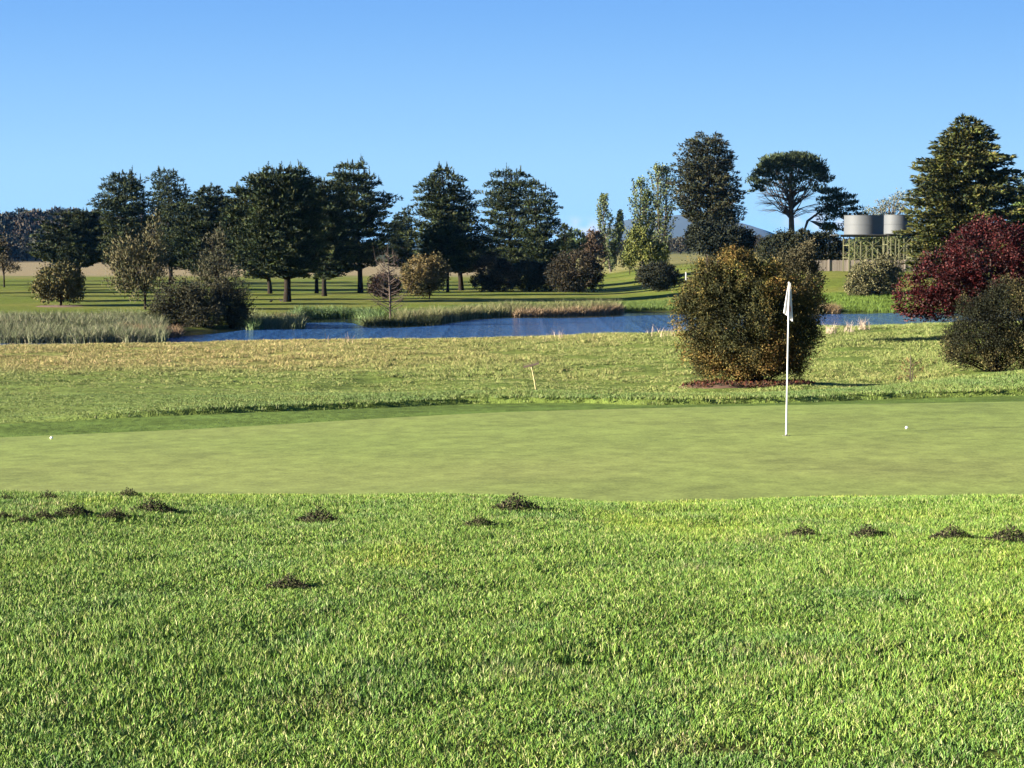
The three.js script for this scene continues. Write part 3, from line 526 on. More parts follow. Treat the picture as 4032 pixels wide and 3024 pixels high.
// umbrella crowned pine: bare fanning limbs under a dome of tufts
{
  const d = 325, base = at(3117, d), r = rng(42), g = thing('umbrella_pine', 'umbrella crowned pine with bare fanning limbs under its dome', 'tree', [base.x, base.y, base.z]), wood = new Build(), f = new Build();
  const Q = (px, py, z = 0) => { const p = P(px, py, d); return [p.x - base.x, p.y - base.y, z]; };
  const bark = [.12, .095, .078], cols = [[.042, .062, .026], [.055, .075, .03], [.034, .05, .024], [.065, .085, .034]];
  const fork = Q(3122, 800), foot = [0, -.3, 0], tk = (t) => { const k = P(lerp(3117, 3112, t), lerp(905, 680, t), d); return [k.x - base.x, k.y - base.y, 0]; };
  wood.limb([foot, tk(0), tk(.4), tk(.75), tk(1)], [.62, .5, .38, .24, .1], bark, 8);
  const pad = (c, R, n, fl = .5) => { const tone = .8 + .4 * r(); for (let k = 0; k < n; k++) { const a = r() * 6.283, q = Math.sqrt(r()); needleTri(f, r, c[0] + Math.cos(a) * q * R, c[1] + (r() - .4) * R * fl, c[2] + Math.sin(a) * q * R, .5, pick(r, cols).map((v) => v * tone), .45, Math.cos(a) * .6, .9, Math.sin(a) * .6); } };
  const cen = P(3114, 742, d), cx = cen.x - base.x, cy = cen.y - base.y, RX = 160 * d / F, RY = 140 * d / F;
  for (let i = 0; i < 190; i++) {                            // dome
    const th = i * 2.39996, q = Math.sqrt((i + .5) / 190), yy = Math.sqrt(Math.max(0, 1 - q ** 2.4)), rr = .95 + .12 * (r() - .5);
    const c = [cx + Math.cos(th) * q * RX * rr, cy + yy * RY * rr - r() * r() * 1.7 - (q > .8 ? r() * .6 : 0), Math.sin(th) * q * RX * .9 * rr];
    pad(c, .85 + .5 * r(), 58, .7);
    if (i % 3 === 0) {
      const s0 = tk(.15 + .75 * r()), out = .55 + .2 * r();
      const m = [lerp(s0[0], c[0], .38), lerp(s0[1], c[1], .30), c[2] * .38], m2 = [lerp(s0[0], c[0], .75), lerp(s0[1], c[1], .68), c[2] * .75];
      wood.limb([s0, m, m2, c], [.11 + .08 * r(), .085, .055, .02], bark, 5);
      for (let k = 0; k < 2; k++) wood.limb([m2, [lerp(m2[0], c[0], .6) + (r() - .5) * 1.4, lerp(m2[1], c[1], .8), c[2] + (r() - .5) * 1.4]], [.04, .015], bark, 4);
    }
  }
  for (let i = 0; i < 46; i++) {                             // dead twiggy lower limbs
    const side = r() < .68 ? -1 : 1, y0 = fork[1] - 2.6 + r() * 4.6, L = (2.0 + 4.6 * r()), z = (r() - .5) * 5, a = [0, y0, 0], b = [side * L * .5, y0 + .7 + r() * .6, z * .5], c = [side * L, y0 + .4 + r() * 1.2, z];
    wood.limb([a, b, c], [.07, .045, .012], [.16, .12, .10], 4);
    for (let k = 0; k < 3; k++) wood.limb([b, [lerp(b[0], c[0], .5) + (r() - .5) * .5, b[1] + (r() - .4) * 1.0, b[2] + (r() - .5)], [c[0] * (.8 + .3 * r()), c[1] + (r() - .6) * 1.6, c[2] + (r() - .5) * 1.5]], [.03, .02, .008], [.17, .13, .11], 3);
  }
  const arm = [[.2, .6, 0], Q(3180, 870), Q(3240, 825), Q(3290, 800)]; wood.limb(arm, [.34, .25, .17, .08], bark, 6);      // right-hand limb with its own crown
  for (let i = 0; i < 84; i++) { const u = r() * 2 - 1, v = r(), c = Q(3310 + u * 82, 745 + v * 120 + Math.abs(u + .2) * 45 * (u > 0 ? 1 : .2), (r() - .5) * 6); pad(c, .75 + .45 * r(), 42, .6); if (i % 3 === 0) wood.limb([Q(3250 + r() * 40, 822), c], [.08, .02], bark, 4); }
  for (let i = 0; i < 22; i++) { const c = Q(3225 + r() * 110, 880 + r() * 35, (r() - .5) * 5); pad(c, .7 + .4 * r(), 36, .6); wood.limb([Q(3190, 870), c], [.06, .02], bark, 4); }
  for (let i = 0; i < 9; i++) { const c = Q(2950 + r() * 60, 735 + r() * 20, (r() - .5) * 5); pad(c, .55, 22, .5); }
  part('trunk', wood.geo(), M.bark, g); part('crown', f.geo(), M.leaf, g);
}
leafy('clipped_hedge', 'long dark rounded hedge below the umbrella crowned pine', 'hedge', 3150, 292, [[3060, 978, 75, 62], [3150, 968, 105, 58], [3240, 975, 80, 58], [3300, 1000, 40, 40]], { cols: [[.018, .024, .012], [.026, .032, .015], [.037, .04, .02]], clumps: 800, per: 30, leaf: .3, clumpR: .45, depth: .7, solid: .4, rag: .05 });
leafy('gum_tree', 'pale airy gum tree behind the water tanks', 'tree', 3500, 345, [[3500, 815, 55, 42], [3440, 840, 45, 30], [3560, 800, 50, 45], [3500, 900, 90, 45]], { cols: [[.12, .135, .08], [.16, .165, .10], [.20, .20, .14], [.09, .11, .06]], clumps: 170, per: 26, leaf: .4, aspect: .4, clumpR: .8, trunk: .35, solid: .9, stems: 8, stemR: .1, bark: [.3, .26, .22] });
leafy('green_thicket', 'sunlit green shrubs behind the legs of the water tank stand', 'bush', 3490, 300, [[3400, 985, 70, 55], [3500, 970, 60, 70], [3575, 985, 60, 70]], { cols: [[.08, .10, .034], [.11, .135, .04], [.06, .08, .028]], clumps: 380, per: 24, leaf: .34, clumpR: .6 });
pine('cedar_tree', 'big yellow green cedar with feathery drooping tips at the right', 3805, 228, [[462, 3790, 3808], [520, 3735, 3885], [593, 3692, 3922], [650, 3612, 3990], [720, 3580, 4020], [800, 3585, 4045], [900, 3575, 4060], [1000, 3590, 4060], [1090, 3640, 4000]], { seed: 43, n: 210, pad: 50, rise: .08, inner: .85, flat: .45, out: 1.3, padR: .045, needle: .5, dense: 1.7, spikes: 60, spike: .45, up: .25, girth: .03, cols: [[.06, .068, .016], [.085, .092, .02], [.04, .048, .012], [.115, .115, .026], [.03, .04, .014]] });
leafy('bright_tree', 'bright green tree at the right edge behind the cedar', 'tree', 4090, 250, [[4080, 850, 90, 100], [4060, 920, 80, 80]], { cols: [[.09, .13, .03], [.12, .17, .04], [.07, .10, .026]], clumps: 340, per: 26, leaf: .4, clumpR: .6, trunk: .3 });
pine('pine_tree', 'dark brownish pine cut off by the right edge above the cedar', 4110, 280, [[640, 4080, 4130], [720, 4030, 4180], [850, 4010, 4200], [1000, 4030, 4190]], { seed: 44, n: 80, group: PINES });
// red leaved tree, dark bush, golden bush
const RED = [[.03, .0032, .0045], [.046, .0045, .006], [.017, .003, .0045], [.075, .0075, .009], [.095, .026, .024], [.036, .0045, .007]];
leafy('red_plum_tree', 'dark red leaved plum tree at the right', 'tree', 3905, 76, [[3900, 1020, 175, 165], [3720, 1110, 130, 110], [3610, 1170, 90, 85], [3800, 1150, 130, 90], [4080, 1080, 160, 180], [3690, 1205, 90, 55]], { cols: RED, clumps: 1500, per: 34, leaf: .085, aspect: .65, clumpR: .2, trunk: .12, stems: 5, stemR: .035, mat: M.gloss, solid: .5, hueScale: 2.2, sprig: .25, sprigLen: .35, bark: [.07, .05, .045] });
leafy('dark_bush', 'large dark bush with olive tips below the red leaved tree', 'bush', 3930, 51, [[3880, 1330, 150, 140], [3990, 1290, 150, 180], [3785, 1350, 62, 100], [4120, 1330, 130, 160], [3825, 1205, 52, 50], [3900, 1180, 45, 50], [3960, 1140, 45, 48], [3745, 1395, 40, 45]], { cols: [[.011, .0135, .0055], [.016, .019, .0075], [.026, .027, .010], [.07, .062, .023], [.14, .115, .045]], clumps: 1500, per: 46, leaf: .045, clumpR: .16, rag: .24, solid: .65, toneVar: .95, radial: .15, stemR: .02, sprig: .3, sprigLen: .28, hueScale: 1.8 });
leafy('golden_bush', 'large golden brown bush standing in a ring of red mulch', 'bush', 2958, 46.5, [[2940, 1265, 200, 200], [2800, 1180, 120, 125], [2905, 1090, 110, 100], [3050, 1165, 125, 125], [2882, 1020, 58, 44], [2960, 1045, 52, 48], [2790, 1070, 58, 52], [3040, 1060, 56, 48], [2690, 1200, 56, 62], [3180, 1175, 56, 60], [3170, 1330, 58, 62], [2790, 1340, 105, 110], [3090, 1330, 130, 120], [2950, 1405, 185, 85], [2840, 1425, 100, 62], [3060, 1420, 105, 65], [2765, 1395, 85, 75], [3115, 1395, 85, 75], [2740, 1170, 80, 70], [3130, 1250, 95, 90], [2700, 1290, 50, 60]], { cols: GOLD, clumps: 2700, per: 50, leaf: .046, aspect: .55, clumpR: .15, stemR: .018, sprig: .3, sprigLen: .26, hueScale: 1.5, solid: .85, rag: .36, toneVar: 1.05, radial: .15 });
leafy('olive_bush', 'smaller olive bush just behind the right shoulder of the golden bush', 'bush', 3160, 60, [[3150, 1110, 85, 110], [3110, 1040, 50, 70], [3175, 1020, 40, 60], [3190, 1200, 60, 90]], { cols: [[.07, .065, .034], [.10, .085, .045], [.13, .105, .055], [.055, .055, .028]], clumps: 480, per: 34, leaf: .06, clumpR: .16, stemR: .02, sprig: .4, sprigLen: .4 });
// bare sapling at the water's edge
{
  const d = 173.5, base = at(1537, d), r = rng(45), g = thing('bare_sapling', 'leafless grey sapling at the water edge of the far bank', 'tree', [base.x, base.y - .1, base.z]), w = new Build(), c = [.13, .10, .085];
  const Q = (px, py, z = 0) => { const p = P(px, py, d); return [p.x - base.x, p.y - base.y, z]; };
  w.limb([[0, -.3, 0], Q(1535, 1150), Q(1530, 1050), Q(1526, 955)], [.11, .08, .045, .012], c, 7);
  const twigs = new Build();
  for (let i = 0; i < 44; i++) {
    const y = 1230 - 230 * (i + r()) / 44, side = i % 2 ? 1 : -1, L = (i < 12 ? 105 : 80) * (.5 + .7 * r()) * (1 - i / 75), a = Q(1534, y), z = (r() - .5) * 2.2, b = Q(1534 + side * L * .55, y - L * (.1 + .35 * r()) , z * .5), e = Q(1534 + side * L, y - L * (.15 + .8 * r()), z);
    twigs.limb([a, b, e], [.04, .026, .008], c, 4);
    for (let k = 0; k < 4; k++) twigs.limb([b, [lerp(b[0], e[0], r()) + (r() - .5) * .3, b[1] + r() * .7, b[2] + (r() - .5) * .5]], [.016, .005], c, 3);
  }
  for (const [x, y] of [[1470, 965], [1490, 970], [1505, 985], [1545, 985], [1560, 1000]]) twigs.limb([Q(1528, 1060 + r() * 30), Q(x + 8, y + 55, (r() - .5)), Q(x, y, (r() - .5))], [.035, .025, .008], c, 4);
  part('trunk', w.geo(), M.bark, g); part('branches', twigs.geo(), M.bark, g);
}
// distant woods: one mass
{
  const r = rng(46), geos = [1, 2, 3].map((s) => {
    const q = rng(200 + s), b = new Build(), cols = [[.042, .040, .026], [.054, .046, .031], [.034, .037, .024], [.062, .049, .036]];
    b.limb([[0, -2, 0], [0, 6, 0]], [.35, .2], BARK, 5);
    for (let i = 0; i < 34; i++) { const u = q() * 2 - 1, th = q() * 6.283, sq = Math.sqrt(1 - u * u), cx = sq * Math.cos(th) * 4.2, cy = 7 + u * 4.2, cz = sq * Math.sin(th) * 4.2, tone = .75 + .5 * q(); for (let k = 0; k < 16; k++) leaf(b, q, cx + (q() - .5) * 2.6, cy + (q() - .5) * 2, cz + (q() - .5) * 2.6, 1.3, pick(q, cols).map((v) => v * tone), .7, 0, .4, 0); }
    return b.geo();
  });
  const spots = [];
  for (let i = 0; i < 2600; i++) { const d = 930 + r() * 420, x = (r() * 2 - 1) * .45 * d; const hill = smooth(-150, -330, x); if (hill < .1 && r() < .72) continue; spots.push([x, height(x, d) - .5, -d, hill > .1 ? .6 + .75 * r() : .42 + .35 * r(), .85 + .4 * r(), [.9 + .2 * r(), .9 + .2 * r(), .9 + .2 * r()]]); }
  scatter('distant_woods', 'far dull bushland beyond the dry fields', 'woods', geos, M.leaf, spots);
}
// mountain
{
  const d = 9000, s = d / F, prof = curve([[1500, 1000], [1900, 985], [2150, 968], [2330, 938], [2400, 893], [2480, 868], [2560, 858], [2700, 852], [2850, 866], [2930, 882], [3000, 915], [3070, 938], [3200, 955], [3500, 972], [4200, 990]]);
  const pos = [], idx = [], nx = 160, nz = 14;
  for (let j = 0; j <= nz; j++) for (let i = 0; i <= nx; i++) {
    const px = lerp(1400, 4400, i / nx), v = j / nz, top = P(px, prof(px), d), env = Math.sin(Math.PI * v), x = top.x, z = -d + (v - .5) * -2600, h = (top.y + 20) * Math.pow(env, .8) * (1 + (fbm(x / 260, z / 260, 4, 171) - .5) * .10 * (v < .45 ? 2 : .4)) - 20;
    pos.push(x, h, z);
  }
  for (let j = 0; j < nz; j++) for (let i = 0; i < nx; i++) { const a = j * (nx + 1) + i, b = a + nx + 1; idx.push(a, a + 1, b + 1, a, b + 1, b); }
  const g = new THREE.BufferGeometry(); g.setAttribute('position', new THREE.Float32BufferAttribute(pos, 3)); g.setIndex(idx); g.computeVertexNormals();
  const o = new THREE.Mesh(g, new THREE.MeshStandardMaterial({ color: lin(.018, .03, .034), roughness: 1, side: THREE.DoubleSide })); o.name = 'mountain'; scene.add(o); tag(o, 'long blue mountain far off behind the poplars', 'mountain', null, 'structure');
}

// ---------------------------------------------------------------- flagstick, balls, rake
{
  const d = 26.6, foot = at(3103, d), top = P(3107, 1110, d), H = top.y - foot.y, g = thing('flagstick', 'white flagstick with a limp white flag in the hole', 'flagstick', [foot.x, foot.y, foot.z]);
  g.rotation.z = -Math.atan2(top.x - foot.x, H);
  const pole = new THREE.LatheGeometry([[.0001, -.05], [.013, -.05], [.013, .25], [.0115, .26], [.0115, 1.0], [.0105, 1.02], [.0105, H - .02], [.013, H - .018], [.013, H - .004], [.009, H], [.0001, H + .002]].map(([a, b]) => new THREE.Vector2(a, b)), 20);
  part('pole', pole, M.white, g);
  // limp cloth: hangs from the pole in folds, free corner fallen to the bottom
  const nu = 46, nv = 34, pos = [], idx = [], k = d / F;
  for (let j = 0; j <= nv; j++) for (let i = 0; i <= nu; i++) {
    const v = j / nv, u = i / nu * 2 - 1;                    // u across the bundle, v down
    const wl = (4 + 17 * Math.pow(v, .9)) * k, wr = (6 + 14 * Math.pow(v, 1.1)) * k, x = (u < 0 ? u * wl : u * wr) + .002;
    const len = (u < 0 ? lerp(132, 118, -u) : lerp(140, 152, Math.sin(u * 1.5))) * k, y = H - .015 - v * len;
    const z = .016 + .022 * v * Math.cos(u * 7.5 + v * 1.3) + .012 * v * Math.cos(u * 15 + 1) - .035 * v * u * u;
    pos.push(x, y, z);
  }
  for (let j = 0; j < nv; j++) for (let i = 0; i < nu; i++) { const a = j * (nu + 1) + i, b = a + nu + 1; idx.push(a, b, b + 1, a, b + 1, a + 1); }
  const fg = new THREE.BufferGeometry(); fg.setAttribute('position', new THREE.Float32BufferAttribute(pos, 3));
  const r = rng(47), cl = []; for (let j = 0; j <= nv; j++) for (let i = 0; i <= nu; i++) { const v = j / nv, u = i / nu * 2 - 1; const m = Math.hypot((u - .22) / .34, (v - .70) / .075) < 1 && vnoise(i * .8, j * .9, 181) > .35; cl.push(...(m ? [.5, .14, .07] : [.62, .61, .61])); }
  fg.setAttribute('color', new THREE.Float32BufferAttribute(cl, 3)); fg.setIndex(idx); fg.computeVertexNormals();
  const fl = part('flag', fg, new THREE.MeshPhysicalMaterial({ vertexColors: true, roughness: .8, side: THREE.DoubleSide, transmission: .25, thickness: 0 }), g);
  fl.userData.label = 'limp white flag with a small orange print';
  const cup = new THREE.TorusGeometry(.054, .004, 8, 28); cup.rotateX(Math.PI / 2); cup.translate(0, .013, 0); part('hole_rim', cup, new THREE.MeshStandardMaterial({ color: lin(.12, .13, .07), roughness: .8 }), g);
  part('ferrule', new THREE.CylinderGeometry(.018, .018, .03, 16).translate(0, .014, 0), new THREE.MeshStandardMaterial({ color: lin(.05, .05, .05), roughness: .6 }), g);
}
{
  const ballGeo = new THREE.IcosahedronGeometry(.02135, 5), p = ballGeo.attributes.position, v = new THREE.Vector3(), dim = [];
  for (let i = 0; i < 180; i++) { const y = 1 - (i + .5) / 90, th = i * 2.39996, s = Math.sqrt(1 - y * y); dim.push(V(s * Math.cos(th), y, s * Math.sin(th))); }
  for (let i = 0; i < p.count; i++) { v.fromBufferAttribute(p, i).normalize(); let m = 0; for (const q of dim) { const a = 1 - v.dot(q); if (a < .006) m = Math.max(m, 1 - a / .006); } v.multiplyScalar(.02135 - .0007 * m); p.setXYZ(i, v.x, v.y, v.z); }
  ballGeo.computeVertexNormals();
  for (const [px, dd, label] of [[190, 27.55, 'white golf ball at the far left edge of the putting green'], [3580, 27.3, 'white golf ball on the green right of the flagstick']]) {
    const q = at(px, dd), o = new THREE.Mesh(ballGeo, M.ball); o.name = numbered('golf_ball'); o.position.set(q.x, q.y + .012 + .0212, q.z); o.castShadow = o.receiveShadow = true; scene.add(o); tag(o, label, 'golf ball', 'golf balls on the green');
  }
}
{
  const d = 40.2, a = at(2118, d), g = thing('bunker_rake', 'wooden rake standing head up on the slope behind the mound', 'rake', [a.x, a.y, a.z]);
  const top = P(2092, 1441, d + .35), tx = top.x - a.x, ty = top.y - a.y, tz = top.z - a.z, w = new Build(), h = new Build(), t = new Build();
  w.limb([[0, -.15, 0], [tx * .5, ty * .5, tz * .5], [tx, ty, tz]], [.014, .014, .013], [.45, .40, .20], 8); part('handle', w.geo(), M.bark, g);
  const k = d / F, hx = 31 * k, hy = 7.5 * k;
  const head = new THREE.BoxGeometry(2 * hx, .035, .05); head.rotateZ(Math.atan2(hy, hx)); head.translate(tx, ty + .015, tz); part('head', head, new THREE.MeshStandardMaterial({ color: lin(.11, .075, .06), roughness: .8 }), g);
  for (let i = -5; i <= 5; i++) { const f = i / 5.4; t.limb([[tx + f * hx, ty + .03 + f * hy, tz - .01], [tx + f * hx - .004, ty + .085 + f * hy, tz - .045]], [.006, .004], [.12, .085, .07], 5); }
  part('teeth', t.geo(), M.bark, g);
  const cl = new THREE.CylinderGeometry(.02, .026, .07, 10); cl.translate(tx + .004, ty - .02, tz); part('socket', cl, new THREE.MeshStandardMaterial({ color: lin(.10, .07, .055), roughness: .8 }), g);
}
// staked young tree near the right-hand mound
{
  const d = 44.5, a = at(3592, d), s = thing('tree_stake', 'thin dark stake beside the reddish young tree', 'stake', [a.x, a.y, a.z]), w = new Build();
  const H = P(3592, 1400, d).y - a.y; w.limb([[0, -.1, 0], [0, H, 0]], [.016, .014], [.10, .085, .06], 6); part('stake_post', w.geo(), M.bark, s);
  const b = at(3597, d + .1), g = thing('young_plum', 'spindly reddish young tree tied by its stake', 'young tree', [b.x, b.y, b.z]), tr = new Build(), f = new Build(), r = rng(48);
  tr.limb([[0, -.05, 0], [.02, H * .5, 0], [.01, H * .82, .02]], [.010, .008, .003], [.10, .07, .06], 5);
  for (let i = 0; i < 26; i++) { const y = H * (.12 + .7 * r()), th = r() * 6.283, L = .08 + .22 * r(), e = [Math.cos(th) * L, y + .1 * r(), Math.sin(th) * L]; tr.limb([[.015, y - .05, 0], e], [.004, .002], [.10, .07, .06], 3); for (let k = 0; k < 7; k++) leaf(f, r, e[0] + (r() - .5) * .08, e[1] + (r() - .5) * .07, e[2] + (r() - .5) * .08, .04, [.15 + .06 * r(), .085, .045], .6); }
  part('trunk', tr.geo(), M.bark, g); part('leaves', f.geo(), M.leaf, g);
}
// mulch under the golden bush, bare earth under the small round tree
function patch(name, label, category, x, d, rx, rd, colour, seed, chips) {
  const r = rng(seed), pos = [x, height(x, d) + .05, -d], idx = [], n = 40;
  for (let ring = 1; ring <= 6; ring++) for (let i = 0; i < n; i++) { const a = i / n * 6.283, q = ring / 6 * (1 + (fbm(Math.cos(a) * 2 + 5, Math.sin(a) * 2, 3, seed) - .5) * .5 * (ring / 6)), xx = x + Math.cos(a) * rx * q, dd = d + Math.sin(a) * rd * q; pos.push(xx, height(xx, dd) + (ring === 6 ? -.03 : .05 + .03 * r()), -dd); }
  for (let i = 0; i < n; i++) { idx.push(0, 1 + i, 1 + (i + 1) % n); for (let k = 0; k < 5; k++) { const a = 1 + k * n + i, b = 1 + k * n + (i + 1) % n; idx.push(a, a + n, b + n, a, b + n, b); } }
  const g = new THREE.BufferGeometry(); g.setAttribute('position', new THREE.Float32BufferAttribute(pos, 3)); g.setIndex(idx); g.computeVertexNormals();
  const o = thing(name, label, category); o.userData.kind = 'stuff';
  part('mulch_bed', g, new THREE.MeshStandardMaterial({ color: lin(...colour), roughness: 1 }), o);
  const b = new Build(); for (let i = 0; i < chips; i++) { const a = r() * 6.283, q = Math.sqrt(r()) * .98, xx = x + Math.cos(a) * rx * q, dd = d + Math.sin(a) * rd * q; leaf(b, r, xx, height(xx, dd) + .045 + .03 * r(), -dd, .08, colour.map((v) => v * (.6 + 1.1 * r())), .35, 0, .05, 0); }
  part('bark_chips', b.geo(), M.bark, o);
}
{ const q = at(2965, 46.2); patch('mulch_ring', 'reddish bark mulch under the golden bush', 'mulch', q.x - .1, 46.1, 1.62, .95, [.075, .038, .022], 49, 4200); }
{ const q = at(232, 216); patch('earth_ring', 'bare red earth under the small round tree', 'earth', q.x, 216.2, 2.7, 3.2, [.11, .06, .04], 50, 400); }

// ---------------------------------------------------------------- water tanks on stands, paling fence, post and rail
const galv = new THREE.MeshStandardMaterial({ color: lin(.078, .086, .098), roughness: .65, metalness: .15 }), steel = new THREE.MeshStandardMaterial({ color: lin(.125, .125, .062), roughness: .75 }), darkSteel = new THREE.MeshStandardMaterial({ color: lin(.05, .05, .05), roughness: .8 });
function bar(a, b, w, mat, parent, name) { const v = V(b[0] - a[0], b[1] - a[1], b[2] - a[2]), L = v.length(), g = new THREE.BoxGeometry(w, L, w); const m = part(name, g, mat, parent); m.position.set((a[0] + b[0]) / 2, (a[1] + b[1]) / 2, (a[2] + b[2]) / 2); m.quaternion.setFromUnitVectors(V(0, 1, 0), v.normalize()); return m; }
function tank(px0, px1, py0, py1, d, label, standLabel, over) {
  const c = P((px0 + px1) / 2, py1, d), R = (px1 - px0) / 2 * d / F, h = P(2016, py0, d).y - c.y, gy = height(c.x, d);
  const g = thing('water_tank', label, 'water tank', [c.x, c.y, c.z], 'water tanks'), pts = [[.001, 0], [R - .02, 0]], n = 90;
  for (let i = 0; i <= n; i++) pts.push([R + .018 * Math.cos(i / n * Math.PI * 2 * 18), h * i / n]);
  pts.push([R - .06, h], [R - .06, h - .15]);
  const shell = part('shell', new THREE.LatheGeometry(pts.map(([a, b]) => new THREE.Vector2(a, b)), 72), galv, g);
  for (const y of [.04, h * .5, h - .03]) { const t = new THREE.TorusGeometry(R + .02, .028, 8, 72); t.rotateX(Math.PI / 2); t.translate(0, y, 0); part('hoop', t, galv, shell); }
  part('roof', new THREE.ConeGeometry(R - .07, .22, 64).translate(0, h - .04, 0), galv, g);
  bar([R * .35, h, R * .9], [R * .35, h + .35, R * .9], .05, galv, g, 'vent_pipe');
  const s = thing('tank_stand', standLabel, 'tank stand', [c.x, gy, c.z], 'water tank stands'), H = c.y - gy - .005;
  for (let i = 0; i < 9; i++) { const z = lerp(-R, R, i / 8); const b = part('decking', new THREE.BoxGeometry(2 * R + .3 + over, .08, 2 * R / 8 - .05), darkSteel, s); b.position.set(-over / 2, H - .04, z); }
  for (const z of [-R * .85, 0, R * .85]) { const b = part('bearer', new THREE.BoxGeometry(2 * R + .2, .22, .14), darkSteel, s); b.position.set(0, H - .195, z); }
  const xs = [-.88, -.3, .3, .88].map((v) => v * R), zs = [-.85 * R, .85 * R], lv = [0, H * .36, H * .70, H - .31];
  for (const z of zs) for (const x of xs) bar([x, -.2, z], [x, lv[3], z], .13, steel, s, 'leg');
  for (const z of [zs[1]]) for (let i = 0; i < 3; i++) {
    for (const y of [lv[1], lv[2]]) bar([xs[i] + .07, y, z], [xs[i + 1] - .07, y, z], .07, steel, s, 'rail');
    for (let k = 0; k < 3; k++) { const a = (i + k) % 2 ? [xs[i], lv[k + 1] - .1, z + .075] : [xs[i], lv[k] + .1, z + .075], b = (i + k) % 2 ? [xs[i + 1], lv[k] + .1, z + .075] : [xs[i + 1], lv[k + 1] - .1, z + .075]; bar(a, b, .06, steel, s, 'brace'); }
  }
  for (const x of [xs[0], xs[3]]) for (const y of [lv[1], lv[2]]) bar([x, y + .08, zs[0]], [x, y + .08, zs[1]], .07, steel, s, 'rail');
}
tank(3324, 3478, 848, 924, 262, 'larger left corrugated water tank on the stand', 'tall braced stand under the larger water tank', 1.3);
tank(3480, 3588, 846, 921, 274, 'smaller right corrugated water tank half hidden by the cedar', 'braced stand under the smaller water tank', 0);
{
  const a = at(3190, 272), b = at(3640, 268), g = thing('paling_fence', 'weathered grey timber paling fence below the water tanks', 'fence', [a.x, Math.min(a.y, b.y), a.z]), n = 105, r = rng(51);
  const mats = [[.15, .125, .105], [.18, .155, .135], [.125, .10, .085], [.20, .17, .145]].map((c) => new THREE.MeshStandardMaterial({ color: lin(...c), roughness: .95 })), bg = [0, 1, 2].map((i) => new THREE.BoxGeometry(.135, 1.5 + .05 * i, .02));
  for (let i = 0; i < n; i++) { const t = i / (n - 1), x = lerp(a.x, b.x, t), d = lerp(272, 268, t), m = part('paling', bg[Math.floor(r() * 3)], mats[Math.floor(r() * 4)], g); m.position.set(x - a.x, height(x, d) + .78 - g.position.y, -d - a.z + (i % 2) * .012); m.rotation.z = (r() - .5) * .02; }
  for (let i = 0; i <= 6; i++) { const t = i / 6, x = lerp(a.x, b.x, t), d = lerp(272, 268, t) - .12, m = part('post', new THREE.BoxGeometry(.2, 1.8, .14), mats[3], g); m.position.set(x - a.x, height(x, d) + .75 - g.position.y, -d - a.z); }
  const L = Math.hypot(b.x - a.x, b.z - a.z); for (const y of [.35, 1.2]) { const m = part('rail', new THREE.BoxGeometry(L, .09, .05), mats[0], g); m.position.set((b.x - a.x) / 2, (a.y + b.y) / 2 - g.position.y + y, (b.z - a.z) / 2 - .06); m.rotation.y = Math.atan2(-(b.z - a.z), b.x - a.x); }
}
{
  const a = at(2701, 300), g = thing('white_post', 'white post with a sloping rail left of the golden bush', 'post', [a.x, a.y, a.z]);
  bar([0, -.2, 0], [0, 1.35, 0], .16, M.white, g, 'upright'); bar([.1, .5, 0], [1.0, .12, 0], .1, M.white, g, 'rail');
}
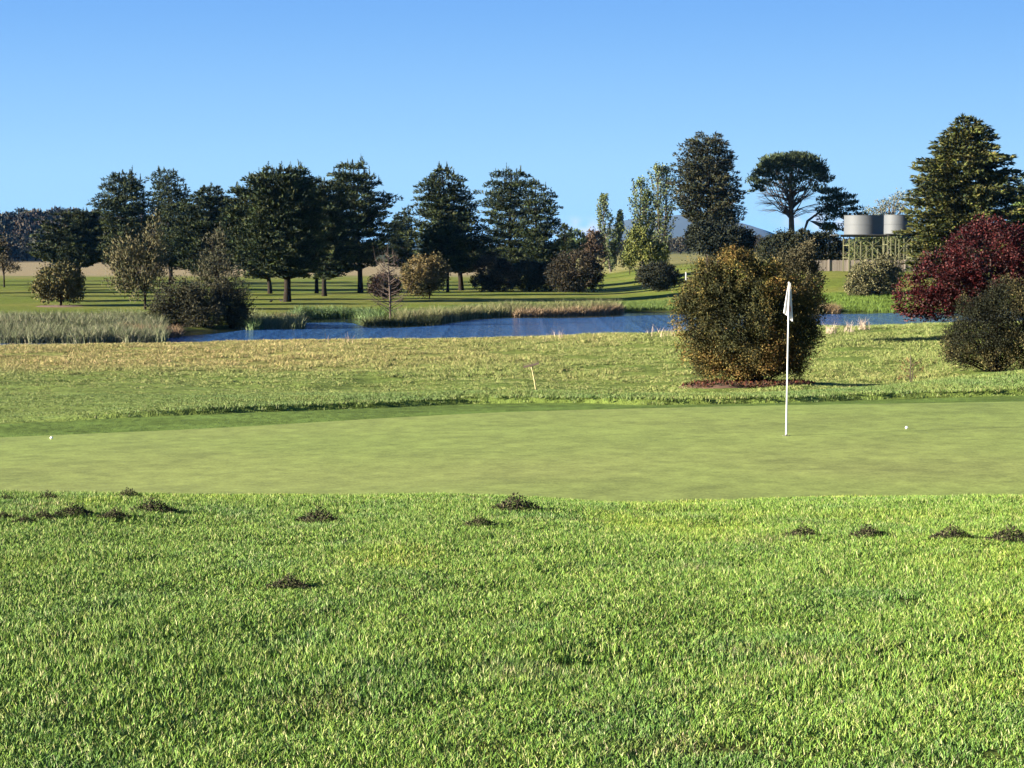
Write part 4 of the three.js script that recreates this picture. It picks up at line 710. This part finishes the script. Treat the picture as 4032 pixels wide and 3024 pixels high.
// two waterbirds on the grass by the widest pine
{
  const b = new Build(), c = [.05, .045, .05];
  b.limb([[-.19, .17, 0], [-.15, .18, 0], [-.06, .19, 0], [.05, .20, 0], [.11, .24, 0], [.13, .31, 0], [.145, .37, 0], [.18, .385, 0], [.205, .38, 0], [.24, .372, 0]], [.004, .03, .085, .09, .06, .032, .03, .036, .024, .004], c, 10);
  for (const z of [-.03, .03]) b.limb([[0, .13, z], [.01, .06, z], [0, 0, z]], [.012, .008, .008], [.3, .15, .06], 5);
  const geo = b.geo();
  [[1066, 231, 'dark waterbird standing farther from the trunk of the widest pine', .4], [1104, 232, 'dark waterbird standing close to the trunk of the widest pine', 2.6]].forEach(([px, d, label, turn]) => { const p = at(px, d), o = new THREE.Mesh(geo, M.bark); o.name = numbered('waterbird'); o.position.set(p.x, p.y + .01, p.z); o.rotation.y = turn; o.scale.setScalar(1.25); o.castShadow = true; scene.add(o); tag(o, label, 'bird', 'waterbirds by the pine'); });
}
// dry pinkish tufts on the right part of the bank
[[3275, 'left'], [3345, 'middle'], [3405, 'right']].forEach(([px, w], i) => { const p = at(px, 63.5 + i * .8), o = new THREE.Mesh(clump(80 + i, 60, .2, .42, .012, .8, [[.55, .42, .33], [.48, .36, .27], [.6, .5, .4]]), M.blade); o.name = numbered('dry_grass_tuft'); o.position.copy(p); o.castShadow = true; scene.add(o); tag(o, w + ' of the three dry pinkish grass tufts on the bank by the pond', 'grass tuft', 'dry tufts on the bank'); });
// dark clumps of dried clippings
{
  const words = ['first', 'second', 'third', 'fourth', 'fifth', 'sixth', 'seventh', 'eighth', 'ninth', 'tenth', 'eleventh', 'twelfth', 'thirteenth', 'fourteenth', 'fifteenth', 'sixteenth', 'seventeenth', 'eighteenth', 'nineteenth', 'twentieth', 'twenty-first', 'twenty-second', 'twenty-third', 'twenty-fourth', 'twenty-fifth', 'twenty-sixth', 'twenty-seventh'];
  const geos = [1, 2, 3].map((s) => {
    const r = rng(300 + s), b = new Build();
    for (let i = 0; i < 900; i++) { const a = r() * 6.283, q = Math.pow(r(), .6), h = (1 - q) * .26 * (.4 + r()), k = .6 + .9 * r(), wb = .75 + .5 * fbm(Math.cos(a) * 2 + s, Math.sin(a) * 2, 2, 191); leaf(b, r, Math.cos(a) * q * .55 * wb, h, Math.sin(a) * q * .34 * wb, .075, r() < .3 ? [.12 * k, .11 * k, .06 * k] : [.034 * k, .031 * k, .022 * k], .3, 0, .2, 0); }
    return b.geo();
  });
  heaps.map((h, i) => [h, heapSpots[i]]).filter((q) => q[1]).sort((a, b) => a[0][0] - b[0][0]).forEach(([h, s], i) => {
    const o = new THREE.Mesh(geos[i % 3], M.bark); o.name = numbered('clipping_clump'); o.position.set(s[0], height(s[0], s[1]) + .012, -s[1]); o.scale.set(s[2] * 1.2, s[2] * 1.25, s[2] * 1.2); o.rotation.y = (hash2(i, 3) - .5) * .6; o.castShadow = o.receiveShadow = true; scene.add(o);
    tag(o, 'dark clump of dried clippings in the front grass, ' + words[i] + ' from the left', 'clippings', 'clumps of dried clippings');
  });
}
scene.fog = new THREE.FogExp2(new THREE.Color().setRGB(.10, .40, 1), 0.000017);
renderer.render(scene, camera);
